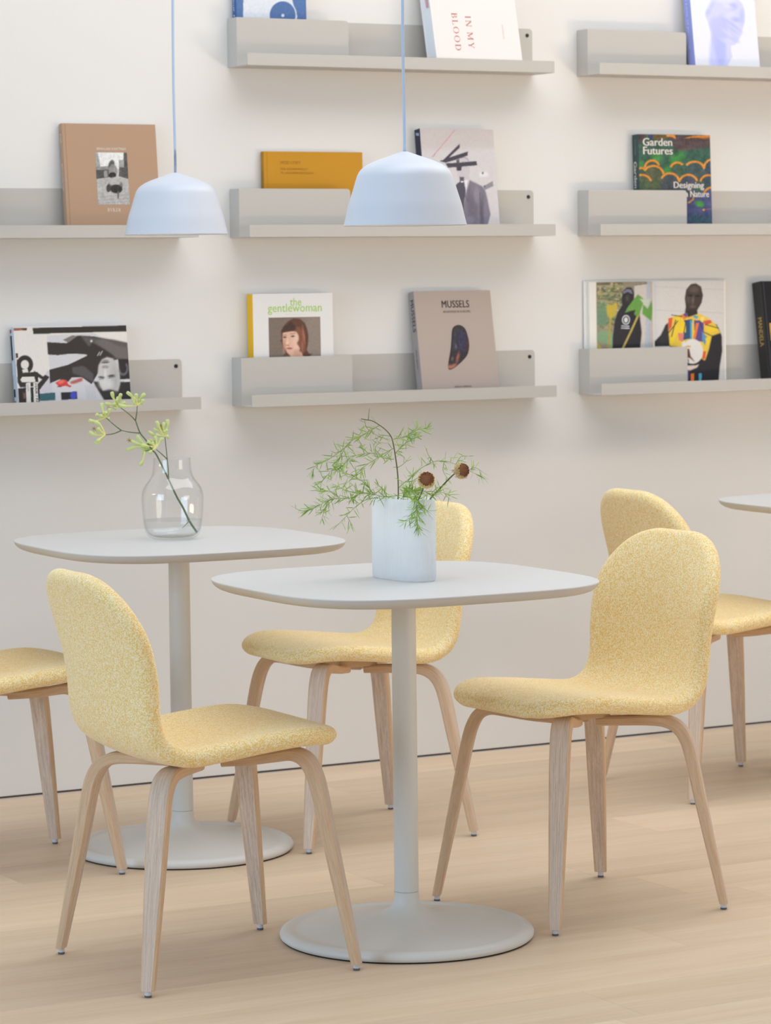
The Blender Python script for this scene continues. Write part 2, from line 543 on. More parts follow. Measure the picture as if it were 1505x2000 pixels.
def serif_letters(word, gap=0.28):
    """roman capitals with slab serifs and thick / thin strokes, as polygons"""
    def bar(x0, y0, x1, y1): return [(x0, y0), (x1, y0), (x1, y1), (x0, y1)]
    def dia(x0, x1, y0, y1, w): return [(x0, y0), (x0 + w, y0), (x1 + w, y1), (x1, y1)]
    def arc(cx, cy, rx, ry, w1, a0, a1, n=10):
        o, i = [], []
        for k in range(n + 1):
            a = R(a0 + (a1 - a0) * k / n)
            wx = 0.05 + (w1 - 0.05) * abs(math.cos(a))
            o.append((cx + rx * math.cos(a), cy + ry * math.sin(a)))
            i.append((cx + (rx - wx) * math.cos(a), cy + (ry - 0.05) * math.sin(a)))
        return [[o[k], o[k + 1], i[k + 1], i[k]] for k in range(n)]
    s, t = 0.05, 0.15
    def stem(x, w=t): return [bar(x, 0, x + w, 1), bar(x - 0.08, 0, x + w + 0.08, s), bar(x - 0.08, 1 - s, x + w + 0.08, 1)]
    D = {
        'I': (0.31, stem(0.08)),
        'N': (0.92, [bar(0.1, 0, 0.16, 1), bar(0.76, 0, 0.82, 1), dia(0.66, 0.1, 0, 1, 0.15), bar(0, 0, 0.26, s), bar(0, 1 - s, 0.2, 1), bar(0.66, 1 - s, 0.92, 1)]),
        'M': (1.1, [bar(0.1, 0, 0.16, 1), bar(0.86, 0, 1.0, 1), dia(0.46, 0.1, 0.1, 1, 0.14), dia(0.5, 0.88, 0.1, 1, 0.07), bar(0, 0, 0.26, s), bar(0.78, 0, 1.1, s), bar(0, 1 - s, 0.2, 1), bar(0.9, 1 - s, 1.1, 1)]),
        'Y': (0.86, [bar(0.36, 0, 0.5, 0.45), dia(0.36, 0.06, 0.42, 1, 0.15), dia(0.43, 0.74, 0.42, 1, 0.07), bar(0.26, 0, 0.6, s), bar(0, 1 - s, 0.3, 1), bar(0.6, 1 - s, 0.86, 1)]),
        'B': (0.7, stem(0.08)[:1] + [bar(0, 0, 0.4, s), bar(0, 1 - s, 0.38, 1), bar(0.15, 0.5, 0.4, 0.55)] + arc(0.36, 0.765, 0.27, 0.235, 0.14, -90, 90) + arc(0.38, 0.265, 0.31, 0.265, 0.14, -90, 90)),
        'L': (0.68, stem(0.08) + [bar(0.1, 0, 0.66, s), bar(0.6, 0, 0.66, 0.26)]),
        'O': (0.94, arc(0.47, 0.5, 0.46, 0.52, 0.15, 0, 360, 24)),
        'D': (0.86, stem(0.08)[:1] + [bar(0, 0, 0.4, s), bar(0, 1 - s, 0.4, 1)] + arc(0.36, 0.5, 0.49, 0.5, 0.15, -90, 90, 14)),
        'K': (0.88, stem(0.08) + [dia(0.2, 0.62, 0.42, 1, 0.07), dia(0.62, 0.28, 0, 0.58, 0.17), bar(0.5, 0, 0.88, s), bar(0.52, 1 - s, 0.8, 1)]),
        'E': (0.68, stem(0.08) + [bar(0.1, 0, 0.64, s), bar(0.1, 1 - s, 0.6, 1), bar(0.1, 0.48, 0.48, 0.53), bar(0.58, 0, 0.64, 0.24), bar(0.54, 0.78, 0.6, 1), bar(0.42, 0.4, 0.48, 0.62)]),
        'R': (0.84, stem(0.08) + [bar(0.15, 0.46, 0.4, 0.51), dia(0.6, 0.3, 0, 0.5, 0.16), bar(0.6, 0, 0.84, s)] + arc(0.38, 0.73, 0.29, 0.27, 0.14, -90, 90)),
    }
    vs, fs, x = [], [], 0.0
    for ch in word:
        if ch == ' ':
            x += 0.45; continue
        w, polys = D[ch]
        for p in polys:
            o = len(vs)
            vs += [(a + x, c) for a, c in p]
            fs.append(list(range(o, o + len(p))))
        x += w + gap
    vs = np.array(vs)
    vs[:, 0] /= vs[:, 0].max()
    return np.concatenate([vs, np.zeros((len(vs), 1))], 1), fs


def put_text(name, vf, parent, x, z, w, h, y, material, mode='flat', skew=0.0):
    """mode flat: on the cover, lower-left at (x, z); down: rotated a quarter turn clockwise, top-left of
    the line at (x, z) and running down; spine: on the spine, reading down from z, x is then the local y"""
    v, f = vf
    if mode == 'flat': vs = [(x + a * w, y - l, z + c * h + skew * a * w) for a, c, l in v]
    elif mode == 'down': vs = [(x + c * h, y - l, z - a * w) for a, c, l in v]
    else: vs = [(y - l, x - c * h, z - a * w) for a, c, l in v]
    return mesh(name, vs, f, material, parent)


# ------------------------------------------------------------------ books
PAGE = mat('page_block', hexc(236, 232, 224), 0.8, 0.2)
nt, b, N, Lk = nodes(PAGE)


def cloth(name, rgb):
    M = mat(name, rgb, 0.85, 0.2)
    nt, b, N, Lk = nodes(M)
    tc = N('ShaderNodeTexCoord')
    nz = N('ShaderNodeTexNoise'); nz.inputs['Scale'].default_value = 700
    Lk(tc.outputs['Object'], nz.inputs['Vector'])
    bp = N('ShaderNodeBump'); bp.inputs['Strength'].default_value = 0.25; bp.inputs['Distance'].default_value = 0.0005
    Lk(nz.outputs['Fac'], bp.inputs['Height']); Lk(bp.outputs[0], b.inputs['Normal'])
    return M


def book(name, label, cat, x, w, h, th, lean, row, front, spine, back=None, board=0.0024, inset=0.003, spine_side='left', pages=PAGE):
    """a closed book leaning on the wall; local x along its width, z up its cover, y from -th (front) to 0"""
    a = R(lean)
    r = empty(name, (x, -h * math.sin(a) - 0.0024, ZS[row] + 0.0022 + th * 0.0))
    r.rotation_euler = (-a, 0, 0)
    tag(r, label, cat, 'books and magazines on the wall shelves')
    bk = back or front
    mesh('front_cover', *box(0, w, -th, -th + board, 0, h, board * 0.3), front, r)
    mesh('back_cover', *box(0, w, -board, 0, 0, h, board * 0.3), bk, r)
    if spine_side == 'left':
        mesh('spine', *box(-0.0004, board, -th + board * 0.2, -board * 0.2, 0, h, board * 0.3), spine, r)
        px0, px1 = board, w - inset
    else:
        mesh('spine', *box(0, w, -th + board * 0.2, -board * 0.2, -0.0004, board, board * 0.3), spine, r)
        px0, px1 = inset, w - inset
    mesh('page_block', *box(px0, px1, -th + board, -board, inset if inset > 0.0006 else 0.0005, h - inset), pages, r)
    return r


FY = 0.00035   # print lies this far proud of its cover

# 1 blue book with a turntable drawing
blue = cloth('blue_cloth', hexc(72, 104, 158))
bkx = book('hardcover_book', 'blue and white book with a record player drawing, in the shelf holder', 'book', 3.6544, 0.2093, 0.257, 0.022, 1.0, 0, blue, blue)
C = Canvas(0.2093, 0.257, (135, -580), (1424, -525), (174, 1216), (84, 116, 168))
wh = (220, 224, 233)
C.poly([(300, -600), (1000, -600), (1160, -100), (1200, 100), (1270, 300), (1250, 640), (300, 640), (272, 300), (275, 60)], wh)
C.ell(1000, 290, 262, 285, wh)
C.ell(1000, 285, 240, 258, (80, 112, 164))
C.ell(1004, 290, 28, 30, wh)
C.noise(5, 2, 3)
C.build('cover_print', bkx, 0.0006, 0.0006, 0.2081, 0.2558, -0.022 - FY)
put_text('spine_lettering', text_mesh('Your f'), bkx, -0.006, 0.19, 0.06, 0.008, -0.0008, flat(230, 236, 245), 'spine')

# 2 In My Blood, lying on its side
pink = cloth('pale_pink_linen', hexc(228, 222, 219))
bkx = book('hardcover_book', 'thick pale pink linen book, its red title running downwards', 'book', 4.2150, 0.2736, 0.293, 0.050, 13, 0, pink, pink, spine_side='bottom', pages=mat('cool_page_block', hexc(226, 231, 236), 0.8, 0.2))
th = 0.05
redink = flat(184, 106, 92)


def cv(X, Y, tl, tr, bl, w, h):
    """drawing units -> position on the cover"""
    A = np.array([[tr[0] - tl[0], bl[0] - tl[0]], [tr[1] - tl[1], bl[1] - tl[1]]], float)
    u, v = np.linalg.solve(A, np.array([X - tl[0], Y - tl[1]], float))
    return u * w, (1 - v) * h


K = ((145, -480), (1196, -432), (306, 794), 0.2736, 0.293)
for wd, tx, ty, ln in (('BLOOD', 470, 160, 0.106), ('IN MY', 637, 200, 0.092)):
    x, z = cv(tx, ty, *K)
    put_text('title', serif_letters(wd, 0.26), bkx, x, z, ln, 0.0175, -th - FY, redink, 'down')
x, z = cv(1085, 315, *K)
put_text('author_name', text_mesh('MO DEVLIN'), bkx, x, z, 0.040, 0.0042, -th - FY, flat(205, 160, 152), 'down')
pth = [(-0.0008, -0.034, 0.300), (-0.0016, -0.0335, 0.26), (-0.0018, -0.033, 0.21), (-0.0014, -0.035, 0.165)]
vs = []
for p_ in pth: vs += [(p_[0], p_[1] - 0.004, p_[2]), (p_[0], p_[1] + 0.004, p_[2])]
rb = mesh('ribbon_marker', vs, [[2 * i, 2 * i + 1, 2 * i + 3, 2 * i + 2] for i in range(3)], flat(240, 178, 184), bkx, True)
sm = rb.modifiers.new('thick', 'SOLIDIFY'); sm.thickness = 0.0006

# 3 lilac head
lil = flat(150, 160, 226)
whc = mat('white_cover', hexc(224, 224, 234), 0.5)
bkx = book('paperback_book', 'white book with a lilac sculpted head on its cover', 'book', 5.0914, 0.2266, 0.3196, 0.034, 7.9, 0, whc, lil, board=0.0012, inset=0.0005)
C = Canvas(0.2266, 0.3196, (142, -609), (1258, -556), (302, 1298), (226, 227, 236))
lav = (200, 202, 240)
C.poly([(540, 560), (560, 800), (572, 1150), (560, 1400), (800, 1400), (850, 1120), (920, 1000), (900, 900), (890, 800), (960, 790), (1010, 740), (1080, 610), (1105, 500), (1130, 400), (1130, 200), (1100, 80), (1030, 0), (940, -60), (780, -90), (640, -40), (560, 60), (520, 150), (460, 210), (450, 290), (490, 360), (520, 470)], lav, soft=2)
for e in ((700, 620, 120, 330, (176, 182, 236), 8), (720, 900, 90, 260, (172, 180, 236), 0), (680, 480, 130, 190, (184, 188, 238), -30), (560, 1000, 40, 240, (190, 196, 242), 0),
          (930, 120, 70, 60, (172, 178, 232), 0), (1090, 300, 40, 110, (178, 184, 236), 0), (990, 350, 62, 32, (164, 170, 228), 10), (930, 455, 110, 22, (158, 166, 228), 38),
          (930, 520, 80, 24, (172, 178, 236), 40), (900, 640, 130, 40, (170, 176, 234), 38), (500, 210, 34, 50, (176, 184, 232), 10), (560, 90, 40, 110, (186, 192, 238), 25)):
    C.ell(e[0], e[1], e[2], e[3], e[4], e[5], soft=60, al=0.9)
for e in ((850, 120, 70, 26, (216, 217, 246), 20), (880, 260, 90, 40, (208, 210, 243), -20), (860, 600, 120, 30, (206, 209, 243), 38), (820, 720, 120, 40, (200, 203, 242), 20), (940, 490, 70, 12, (206, 210, 244), 40), (800, 0, 180, 60, (214, 216, 244), 0)):
    C.ell(e[0], e[1], e[2], e[3], e[4], e[5], soft=50, al=0.85)
C.build('cover_print', bkx, 0.0006, 0.0006, 0.2254, 0.3184, -0.034 - FY)
put_text('spine_lettering', text_mesh('The Love of painting'), bkx, -0.010, 0.25, 0.17, 0.009, -0.0008, flat(214, 220, 248), 'spine')

# 4 Byker
brown = cloth('brown_cloth', hexc(178, 147, 122))
bkx = book('hardcover_book', 'brown cloth photo book with a small grey photograph on its cover', 'book', 3.1511, 0.2643, 0.2928, 0.020, 5.6, 1, brown, brown)
K = ((140, 72), (1388, 91), (226, 1587), 0.2643, 0.2928)
x0, z1 = cv(580, 465, *K); x1, z0 = cv(1035, 1172, *K)
x1 += 0.002
C = Canvas(x1 - x0, z1 - z0, (580, 465), (1010, 475), (618, 1165), (190, 188, 186), cell=0.0013)
C.poly([(570, 460), (1060, 460), (1030, 690), (580, 690)], (226, 226, 224))
C.poly([(570, 460), (615, 460), (660, 690), (580, 700)], (158, 157, 155))
C.poly([(965, 460), (1030, 460), (1060, 840), (900, 790), (905, 660), (965, 655)], (84, 82, 80))
C.poly([(900, 570), (970, 570), (970, 670), (900, 670)], (160, 159, 157))
C.poly([(580, 690), (770, 690), (780, 800), (590, 825)], (78, 76, 74))
C.poly([(700, 710), (745, 710), (750, 795), (700, 800)], (150, 148, 146))
C.poly([(580, 660), (760, 650), (770, 700), (580, 700)], (140, 138, 136))
C.poly([(590, 825), (780, 798), (1050, 835), (1060, 1200), (600, 1200)], (176, 174, 172))
C.ell(800, 640, 40, 70, (86, 84, 82), 10, soft=14)
C.ell(820, 720, 60, 90, (140, 138, 136), 0, soft=14)
C.ell(815, 775, 48, 40, (44, 43, 42), 0, soft=10)
C.ell(850, 920, 100, 90, (110, 108, 106), 0, soft=16)
C.ell(845, 860, 80, 60, (176, 174, 172), 0, soft=20)
C.ell(865, 960, 82, 58, (48, 46, 45), 10, soft=10)
C.ell(760, 950, 30, 50, (70, 68, 66), 0, soft=10)
C.line((890, 1000), (890, 1080), 22, (92, 90, 88))
for yy in (1060, 1110, 1150): C.line((600, yy), (1060, yy - 20), 6, (140, 138, 136), 0.7)
C.noise(14, 1.6, 4); C.noise(10, 4, 8)
C.build('cover_photograph', bkx, x0, z0, x1 - x0, z1 - z0, -0.020 - FY)
ivory = flat(226, 214, 202)
x, z = cv(750, 1262, *K); put_text('title', serif_letters('BYKER', 0.12), bkx, x, z, 0.0375, 0.0090, -0.020 - FY, ivory)
x, z = cv(598, 432, *K); put_text('author_name', text_mesh('SIRKKA-LIISA KONTTINEN', 0.01), bkx, x, z, 0.083, 0.0062, -0.020 - FY, ivory)
put_text('spine_lettering', text_mesh('BYKER'), bkx, -0.006, 0.266, 0.024, 0.007, -0.0008, ivory, 'spine')
put_text('spine_author', text_mesh('SIRKKA-LIISA KONTTINEN'), bkx, -0.006, 0.19, 0.07, 0.006, -0.0008, ivory, 'spine')
mesh('hinge_groove', *box(0.0075, 0.009, -0.0203, -0.0199, 0.001, 0.2918), cloth('brown_groove', hexc(160, 130, 106)), bkx)

# 5 ochre book
gold = cloth('ochre_cloth', hexc(196, 142, 46))
bkx = book('hardcover_book', 'ochre yellow cloth book with faint lettering, behind the front pendant lamp', 'book', 3.7325, 0.3004, 0.2266, 0.018, 0.8, 1, gold, cloth('ochre_spine', hexc(176, 130, 56)))
K = ((98, 72), (1418, 86), (121, 1210), 0.3004, 0.2266)
gi = flat(152, 104, 40)
for body, X, Y, w_, h_ in (('MOD LYSET', 322, 242, 0.060, 0.0080), ('FRA VALDEMARSLUT', 322, 322, 0.083, 0.0056), ('TIL KRONEPRINSENSGADE', 322, 374, 0.100, 0.0056)):
    x, z = cv(X, Y, *K)
    put_text('title', text_mesh(body, 0.0), bkx, x, z, w_, h_, -0.018 - FY, gi)
put_text('spine_lettering', text_mesh('MOD LYSET'), bkx, -0.006, 0.175, 0.06, 0.006, -0.0008, flat(120, 84, 40), 'spine')
mesh('hinge_groove', *box(0.0090, 0.0105, -0.0183, -0.0179, 0.001, 0.2256), cloth('ochre_groove', hexc(182, 128, 38)), bkx)

# 6 collage book
grey = mat('grey_cover', hexc(205, 199, 199), 0.5)
navy = flat(50, 54, 68)
bkx = book('paperback_book', 'grey book with a collaged man in a suit, right behind the front pendant lamp', 'book', 4.2062, 0.2339, 0.2922, 0.030, 7.1, 1, grey, navy, board=0.0012, inset=0.0005)
C = Canvas(0.2339, 0.2922, (156, 85), (1319, 103), (278, 1770), (205, 200, 201))
C.poly([(0, 0), (1500, 0), (1500, 400), (0, 420)], (196, 187, 184), soft=30, al=0.8)
ink = (70, 66, 78)
C.ell(850, 740, 100, 190, (196, 189, 193), 0, soft=10)
C.ring(850, 650, 85, 100, 12, (150, 144, 152), 0, 120)
C.poly([(735, 690), (820, 690), (810, 770), (740, 765)], (66, 60, 72))
C.poly([(740, 765), (900, 760), (900, 870), (755, 860)], (196, 188, 196))
C.poly([(785, 860), (860, 870), (850, 930), (870, 1000), (790, 960)], (92, 86, 98))
C.poly([(745, 970), (820, 920), (880, 1040), (880, 1150), (860, 1240), (840, 1800), (560, 1800), (600, 1150)], (82, 78, 92))
C.poly([(860, 925), (945, 905), (940, 980), (885, 1060)], (224, 221, 226))
C.poly([(800, 930), (840, 930), (845, 955), (810, 955)], (228, 226, 230))
suit = (122, 117, 130)
C.poly([(945, 915), (1150, 1020), (1200, 1100), (1280, 1470), (1235, 1640), (1230, 1800), (830, 1800), (855, 1300), (880, 1150), (920, 1020)], suit, soft=1)
for e in ((1000, 1400, 70, 260, (104, 100, 114)), (1150, 1450, 34, 220, (84, 80, 94)), (1060, 1150, 50, 140, (140, 134, 146)), (1200, 1400, 40, 200, (128, 122, 136)), (930, 1200, 26, 200, (104, 98, 112)), (950, 1560, 80, 60, (134, 128, 142))):
    C.ell(e[0], e[1], e[2], e[3], e[4], 0, soft=40, al=0.8)
C.line((880, 1180), (920, 1250), 8, (86, 82, 96)); C.line((1110, 1120), (1120, 1480), 10, (88, 84, 98))
C.poly([(1160, 1020), (1315, 935), (1328, 1015), (1180, 1085)], (142, 136, 146))
C.ell(1185, 1018, 14, 14, (90, 86, 96))
for q in ([(470, 600), (525, 590), (785, 330), (785, 395), (640, 530), (560, 620)], [(470, 610), (640, 545), (915, 455), (915, 520), (720, 590), (560, 635)], [(560, 645), (740, 635), (1055, 612), (1065, 680), (800, 700), (600, 715)]):
    C.poly(q, ink)
C.poly([(735, 590), (780, 575), (780, 650), (730, 640)], (92, 88, 98))
C.poly([(1110, 790), (1240, 790), (1240, 860), (1100, 865)], (222, 219, 223), soft=4)
C.ell(1155, 806, 12, 18, (60, 58, 66))
C.noise(3, 2, 6)
C.build('cover_print', bkx, 0.0006, 0.0006, 0.2327, 0.291, -0.030 - FY)
K = ((156, 85), (1319, 103), (278, 1770), 0.2339, 0.2922)
v, f = text_mesh('Eight Pieces Mostly Like This')
x, z = cv(365, 555, *K); ca_, sa_ = math.cos(R(44)), math.sin(R(44))
mesh('title', [(x + a * 0.108 * ca_ - c * 0.0058 * sa_, -0.030 - FY * 2, z + a * 0.108 * sa_ + c * 0.0058 * ca_) for a, c, l in v], f, flat(226, 128, 128), bkx)
mesh('spine_mark', *prism([(-0.024, 0.272), (-0.008, 0.276), (-0.008, 0.283), (-0.024, 0.280)], 0.0004, lambda a, c, d: (-0.0004 - d, a, c)), flat(150, 164, 190), bkx)

# 7 Garden Futures
gsp = mat('dark_green_cover', hexc(44, 72, 70), 0.45)
bkx = book('paperback_book', 'dark green and orange garden book partly behind the shelf holder', 'book', 4.9221, 0.2493, 0.2855, 0.030, 2.3, 1, gsp, gsp, board=0.0014, inset=0.0005)
C = Canvas(0.2493, 0.2855, (135, 105), (1378, 124), (183, 1840), (58, 92, 78))
C.poly([(100, 50), (1500, 50), (1500, 330), (900, 380), (740, 300), (600, 120), (380, 120), (100, 300)], (78, 66, 68), soft=10)
C.poly([(310, 90), (380, 90), (380, 190), (320, 200)], (62, 62, 116)); C.poly([(385, 95), (620, 95), (630, 190), (390, 190)], (104, 84, 46))
C.poly([(270, 90), (300, 90), (300, 170), (280, 170)], (56, 126, 66))
C.poly([(610, 95), (760, 95), (785, 185), (700, 150), (630, 150)], (222, 142, 44))
C.poly([(900, 180), (1080, 135), (1400, 115), (1400, 200), (1290, 200), (1200, 170), (1060, 165)], (222, 140, 46))
C.poly([(720, 250), (1400, 160), (1400, 300), (1100, 350), (780, 390)], (82, 68, 70), soft=8)
C.line((820, 375), (1100, 350), 16, (110, 74, 62))
C.poly([(100, 430), (1500, 380), (1500, 620), (100, 700)], (52, 90, 74), soft=20, al=0.8)
for i, (x_, y_, r_) in enumerate(((450, 500, 90), (640, 740, 70), (760, 560, 90), (170, 640, 60), (430, 980, 80), (1090, 1060, 80), (1200, 1340, 70), (880, 480, 60))):
    C.ell(x_, y_, r_, r_ * 1.1, (64, 146, 62), 0, soft=70, al=0.75)
C.poly([(940, 1250), (1500, 1000), (1500, 1900), (900, 1900)], (66, 74, 118), soft=20)
C.poly([(1000, 1500), (1500, 1560), (1500, 1900), (1100, 1900)], (52, 84, 92), soft=20, al=0.8)
C.ell(1200, 1330, 80, 50, (70, 150, 70), 20, soft=40)
org = (218, 140, 48)
for (cx_, cy_, rx_, ry_, a0, a1, fill) in ((375, 690, 125, 130, 20, 175, (74, 86, 66)), (810, 690, 110, 90, 30, 175, (66, 88, 72)), (1110, 730, 170, 145, 10, 150, (66, 82, 84)), (1420, 690, 140, 140, 80, 190, (56, 68, 92)),
                                           (190, 760, 80, 70, 20, 170, (60, 88, 76)), (395, 830, 180, 175, 10, 150, (86, 90, 66)), (680, 960, 165, 175, 10, 150, (70, 72, 82)), (1000, 980, 165, 165, 20, 165, (70, 74, 90)), (1350, 960, 140, 135, 60, 170, (60, 78, 90)),
                                           (200, 960, 160, 150, 15, 110, (80, 96, 70)), (1420, 1180, 150, 140, 90, 160, (74, 84, 124))):
    C.ell(cx_, cy_ + ry_ * .35, rx_ * .96, ry_ * 1.2, fill, 0, soft=20, al=0.85)
    C.ring(cx_, cy_, rx_, ry_, 34, org, a0, a1)
C.path([(1090, 1200), (1085, 1250), (1010, 1300)], 26, (196, 136, 60)); C.ell(1270, 1432, 22, 20, (220, 140, 70))
C.path([(1300, 1425), (1420, 1415)], 12, (150, 110, 90)); C.path([(1230, 1470), (1190, 1550)], 8, (120, 90, 110))
C.noise(13, 1.4, 10); C.noise(10, 6, 11)
C.build('cover_print', bkx, 0.0006, 0.0006, 0.2481, 0.2843, -0.030 - FY)
K = ((135, 105), (1378, 124), (183, 1840), 0.2493, 0.2855)
gw = flat(220, 212, 206)
for body, X0, X1, Yb, h_, nm in (('Garden', 215, 722, 305, 0.0220, 'title'), ('Futures', 222, 732, 455, 0.0220, 'title'), ('Designing', 748, 1275, 1080, 0.0240, 'subtitle'), ('with Nature', 790, 1362, 1200, 0.0180, 'subtitle')):
    x, z = cv(X0, Yb, *K); x2, _ = cv(X1, Yb, *K)
    put_text(nm, text_mesh(body, 0.022), bkx, x, z, x2 - x, h_, -0.030 - FY * 2, gw)
put_text('spine_lettering', text_mesh('Garden Futures', 0.018), bkx, -0.006, 0.208, 0.16, 0.014, -0.0008, gw, 'spine')
put_text('spine_author', text_mesh('Vitra Design'), bkx, -0.012, 0.272, 0.045, 0.006, -0.0008, flat(150, 160, 160), 'spine')

# 8 book at the right edge of the picture
bkx = book('hardcover_book', 'dark purple book at the far right of the middle shelf', 'book', 5.4585, 0.21, 0.20, 0.022, 6.0, 1, cloth('purple_cloth', hexc(92, 80, 100)), cloth('purple_cloth_spine', hexc(92, 80, 100)))

# 9 ct magazine, lying on its side
mw = mat('magazine_white', hexc(226, 224, 222), 0.4)
bkx = book('magazine', 'magazine turned sideways with a black and white upside-down portrait', 'magazine', 3.0052, 0.317, 0.2193, 0.022, 7.2, 2, mw, mw, board=0.0008, inset=0.0004, spine_side='bottom', pages=mat('striped_pages', hexc(190, 202, 222), 0.7))
C = Canvas(0.317, 0.2193, (90, 50), (1395, 25), (156, 1032), (222, 217, 212), cell=0.0017)
blk = (46, 42, 40)
C.poly([(470, 150), (1420, 100), (1480, 1100), (560, 1100)], (206, 204, 208))
C.poly([(480, 560), (520, 560), (560, 1100), (160, 1100), (150, 760), (380, 700)], (200, 196, 204))
C.poly([(1000, 110), (1410, 110), (1420, 250), (1300, 220), (1100, 170)], (226, 221, 214))
C.poly([(90, 60), (240, 60), (245, 85), (95, 92)], (150, 92, 66)); C.poly([(180, 66), (245, 64), (245, 85), (200, 86)], (60, 46, 40))
C.poly([(310, 60), (1400, 30), (1405, 100), (318, 130)], blk)
C.poly([(475, 225), (700, 238), (830, 150), (1020, 160), (1240, 210), (1420, 240), (1430, 430), (1300, 430), (1230, 450), (1060, 600), (990, 720), (880, 640), (760, 640), (720, 690), (620, 660), (510, 705), (500, 548), (720, 490), (940, 385), (930, 372), (860, 365), (740, 362), (600, 378), (485, 370)], (52, 46, 44))
C.poly([(655, 200), (760, 150), (830, 150), (720, 232)], (120, 116, 114))
C.poly([(860, 150), (1250, 200), (1425, 240), (1428, 430), (1300, 425), (1180, 330), (1000, 230), (960, 280)], (92, 86, 84), soft=3)
C.poly([(1020, 220), (1130, 185), (1300, 270), (1400, 290), (1425, 430), (1300, 420)], (108, 102, 100), soft=4)
C.poly([(765, 520), (900, 505), (1010, 600), (1010, 700), (900, 640), (770, 590)], (84, 80, 82), soft=2)
C.ell(988, 214, 14, 14, (206, 202, 200))
C.line((1060, 385), (1085, 345), 12, (176, 172, 170)); C.line((1090, 380), (1115, 335), 12, (176, 172, 170))
C.poly([(1300, 430), (1430, 430), (1440, 660), (1320, 670)], (40, 36, 36))
C.ring(1360, 540, 50, 70, 22, (96, 94, 102), 200, 420)
C.poly([(1340, 700), (1450, 690), (1470, 1100), (1250, 1100), (1120, 880), (1060, 780), (1010, 690)], (44, 40, 40), soft=2)
C.poly([(1370, 678), (1440, 672), (1442, 694), (1372, 698)], (216, 214, 214))
C.poly([(1110, 430), (1170, 402), (1240, 420), (1290, 500), (1320, 620), (1325, 720), (1300, 810), (1200, 780), (1120, 800), (1075, 700), (1060, 600), (1070, 500)], (196, 194, 192), soft=2)
C.ell(1260, 640, 50, 170, (168, 166, 164), 0, soft=60, al=0.7); C.ell(1160, 720, 80, 60, (212, 210, 208), 0, soft=60)
C.ell(1150, 466, 46, 12, (96, 92, 92), -4, soft=10); C.ell(1150, 446, 40, 12, (140, 136, 136), -4, soft=10)
C.ell(1150, 520, 40, 18, (150, 146, 146), 0, soft=14); C.ell(1150, 600, 14, 60, (214, 212, 210), 0, soft=14)
C.ell(1105, 640, 34, 12, (86, 82, 82), 6, soft=10); C.ell(1220, 624, 38, 13, (80, 76, 76), -8, soft=10); C.line((1190, 650), (1265, 632), 12, (110, 106, 106), 0.8); C.line((1080, 662), (1130, 658), 10, (120, 116, 116), 0.8)
C.poly([(570, 700), (640, 660), (700, 670), (720, 720), (760, 740), (740, 755), (690, 735), (620, 750)], (208, 66, 58)); C.ell(640, 690, 40, 20, (232, 110, 100), -20, soft=16)
C.poly([(740, 690), (880, 640), (885, 680), (800, 710), (750, 715)], (178, 92, 84), soft=2); C.path([(600, 745), (640, 742)], 10, (90, 40, 40))
for k in range(9): C.line((915 + k * 14, 735), (940 + k * 12, 890), 4, (176, 172, 178), 0.7)
C.poly([(385, 825), (568, 812), (572, 900), (395, 910)], (52, 98, 106)); C.poly([(635, 812), (818, 805), (824, 892), (640, 900)], (34, 32, 44)); C.ell(780, 850, 38, 45, (64, 76, 186), 0, soft=10)
C.poly([(145, 760), (390, 745), (395, 1100), (170, 1100)], (40, 34, 34)); C.poly([(200, 810), (235, 810), (240, 880), (205, 880)], (120, 84, 70), soft=2)
# big rotated letters
C.ring(222, 485, 70, 80, 48, blk); C.poly([(190, 545), (250, 530), (265, 580), (185, 580)], (222, 217, 212))
C.poly([(130, 420), (170, 470), (200, 580), (370, 570), (375, 690), (345, 690), (330, 625), (190, 630), (170, 660), (190, 690), (345, 690), (345, 735), (170, 750), (140, 690), (135, 560)], blk)
C.poly([(320, 555), (370, 580), (430, 625), (455, 605), (505, 630), (390, 780), (345, 735), (420, 660), (370, 630)], blk)
C.poly([(118, 352), (142, 352), (146, 405), (122, 410)], blk)
C.poly([(233, 700), (285, 692), (300, 1100), (248, 1100)], (220, 217, 212)); C.poly([(318, 695), (366, 690), (385, 1100), (330, 1100)], (222, 219, 214))
C.line((255, 720), (262, 790), 8, (140, 136, 132))
C.noise(3, 1.5, 12)
C.build('cover_print', bkx, 0.0006, 0.0006, 0.3158, 0.2181, -0.022 - FY)
K = ((90, 50), (1395, 25), (156, 1032), 0.317, 0.2193)
x, z = cv(336, 706, *K); put_text('cover_lettering', text_mesh('HAIR / FACE', 0.015), bkx, x, z, 0.066, 0.006, -0.022 - FY * 2, flat(50, 46, 44), 'down')
mesh('spine_print', *box(-0.0009, -0.0003, -0.0205, -0.012, 0.002, 0.2173), flat(196, 208, 226), bkx)
for k, (za, zb, cc) in enumerate(((0.205, 0.214, (150, 92, 70)), (0.135, 0.198, (44, 42, 50)), (0.095, 0.128, (206, 214, 228)), (0.04, 0.06, (44, 42, 50)), (0.005, 0.03, (150, 120, 120)))):
    mesh('edge_print', *box(-0.0009, -0.0003, -0.0115, -0.001, za, zb), flat(*cc), bkx)

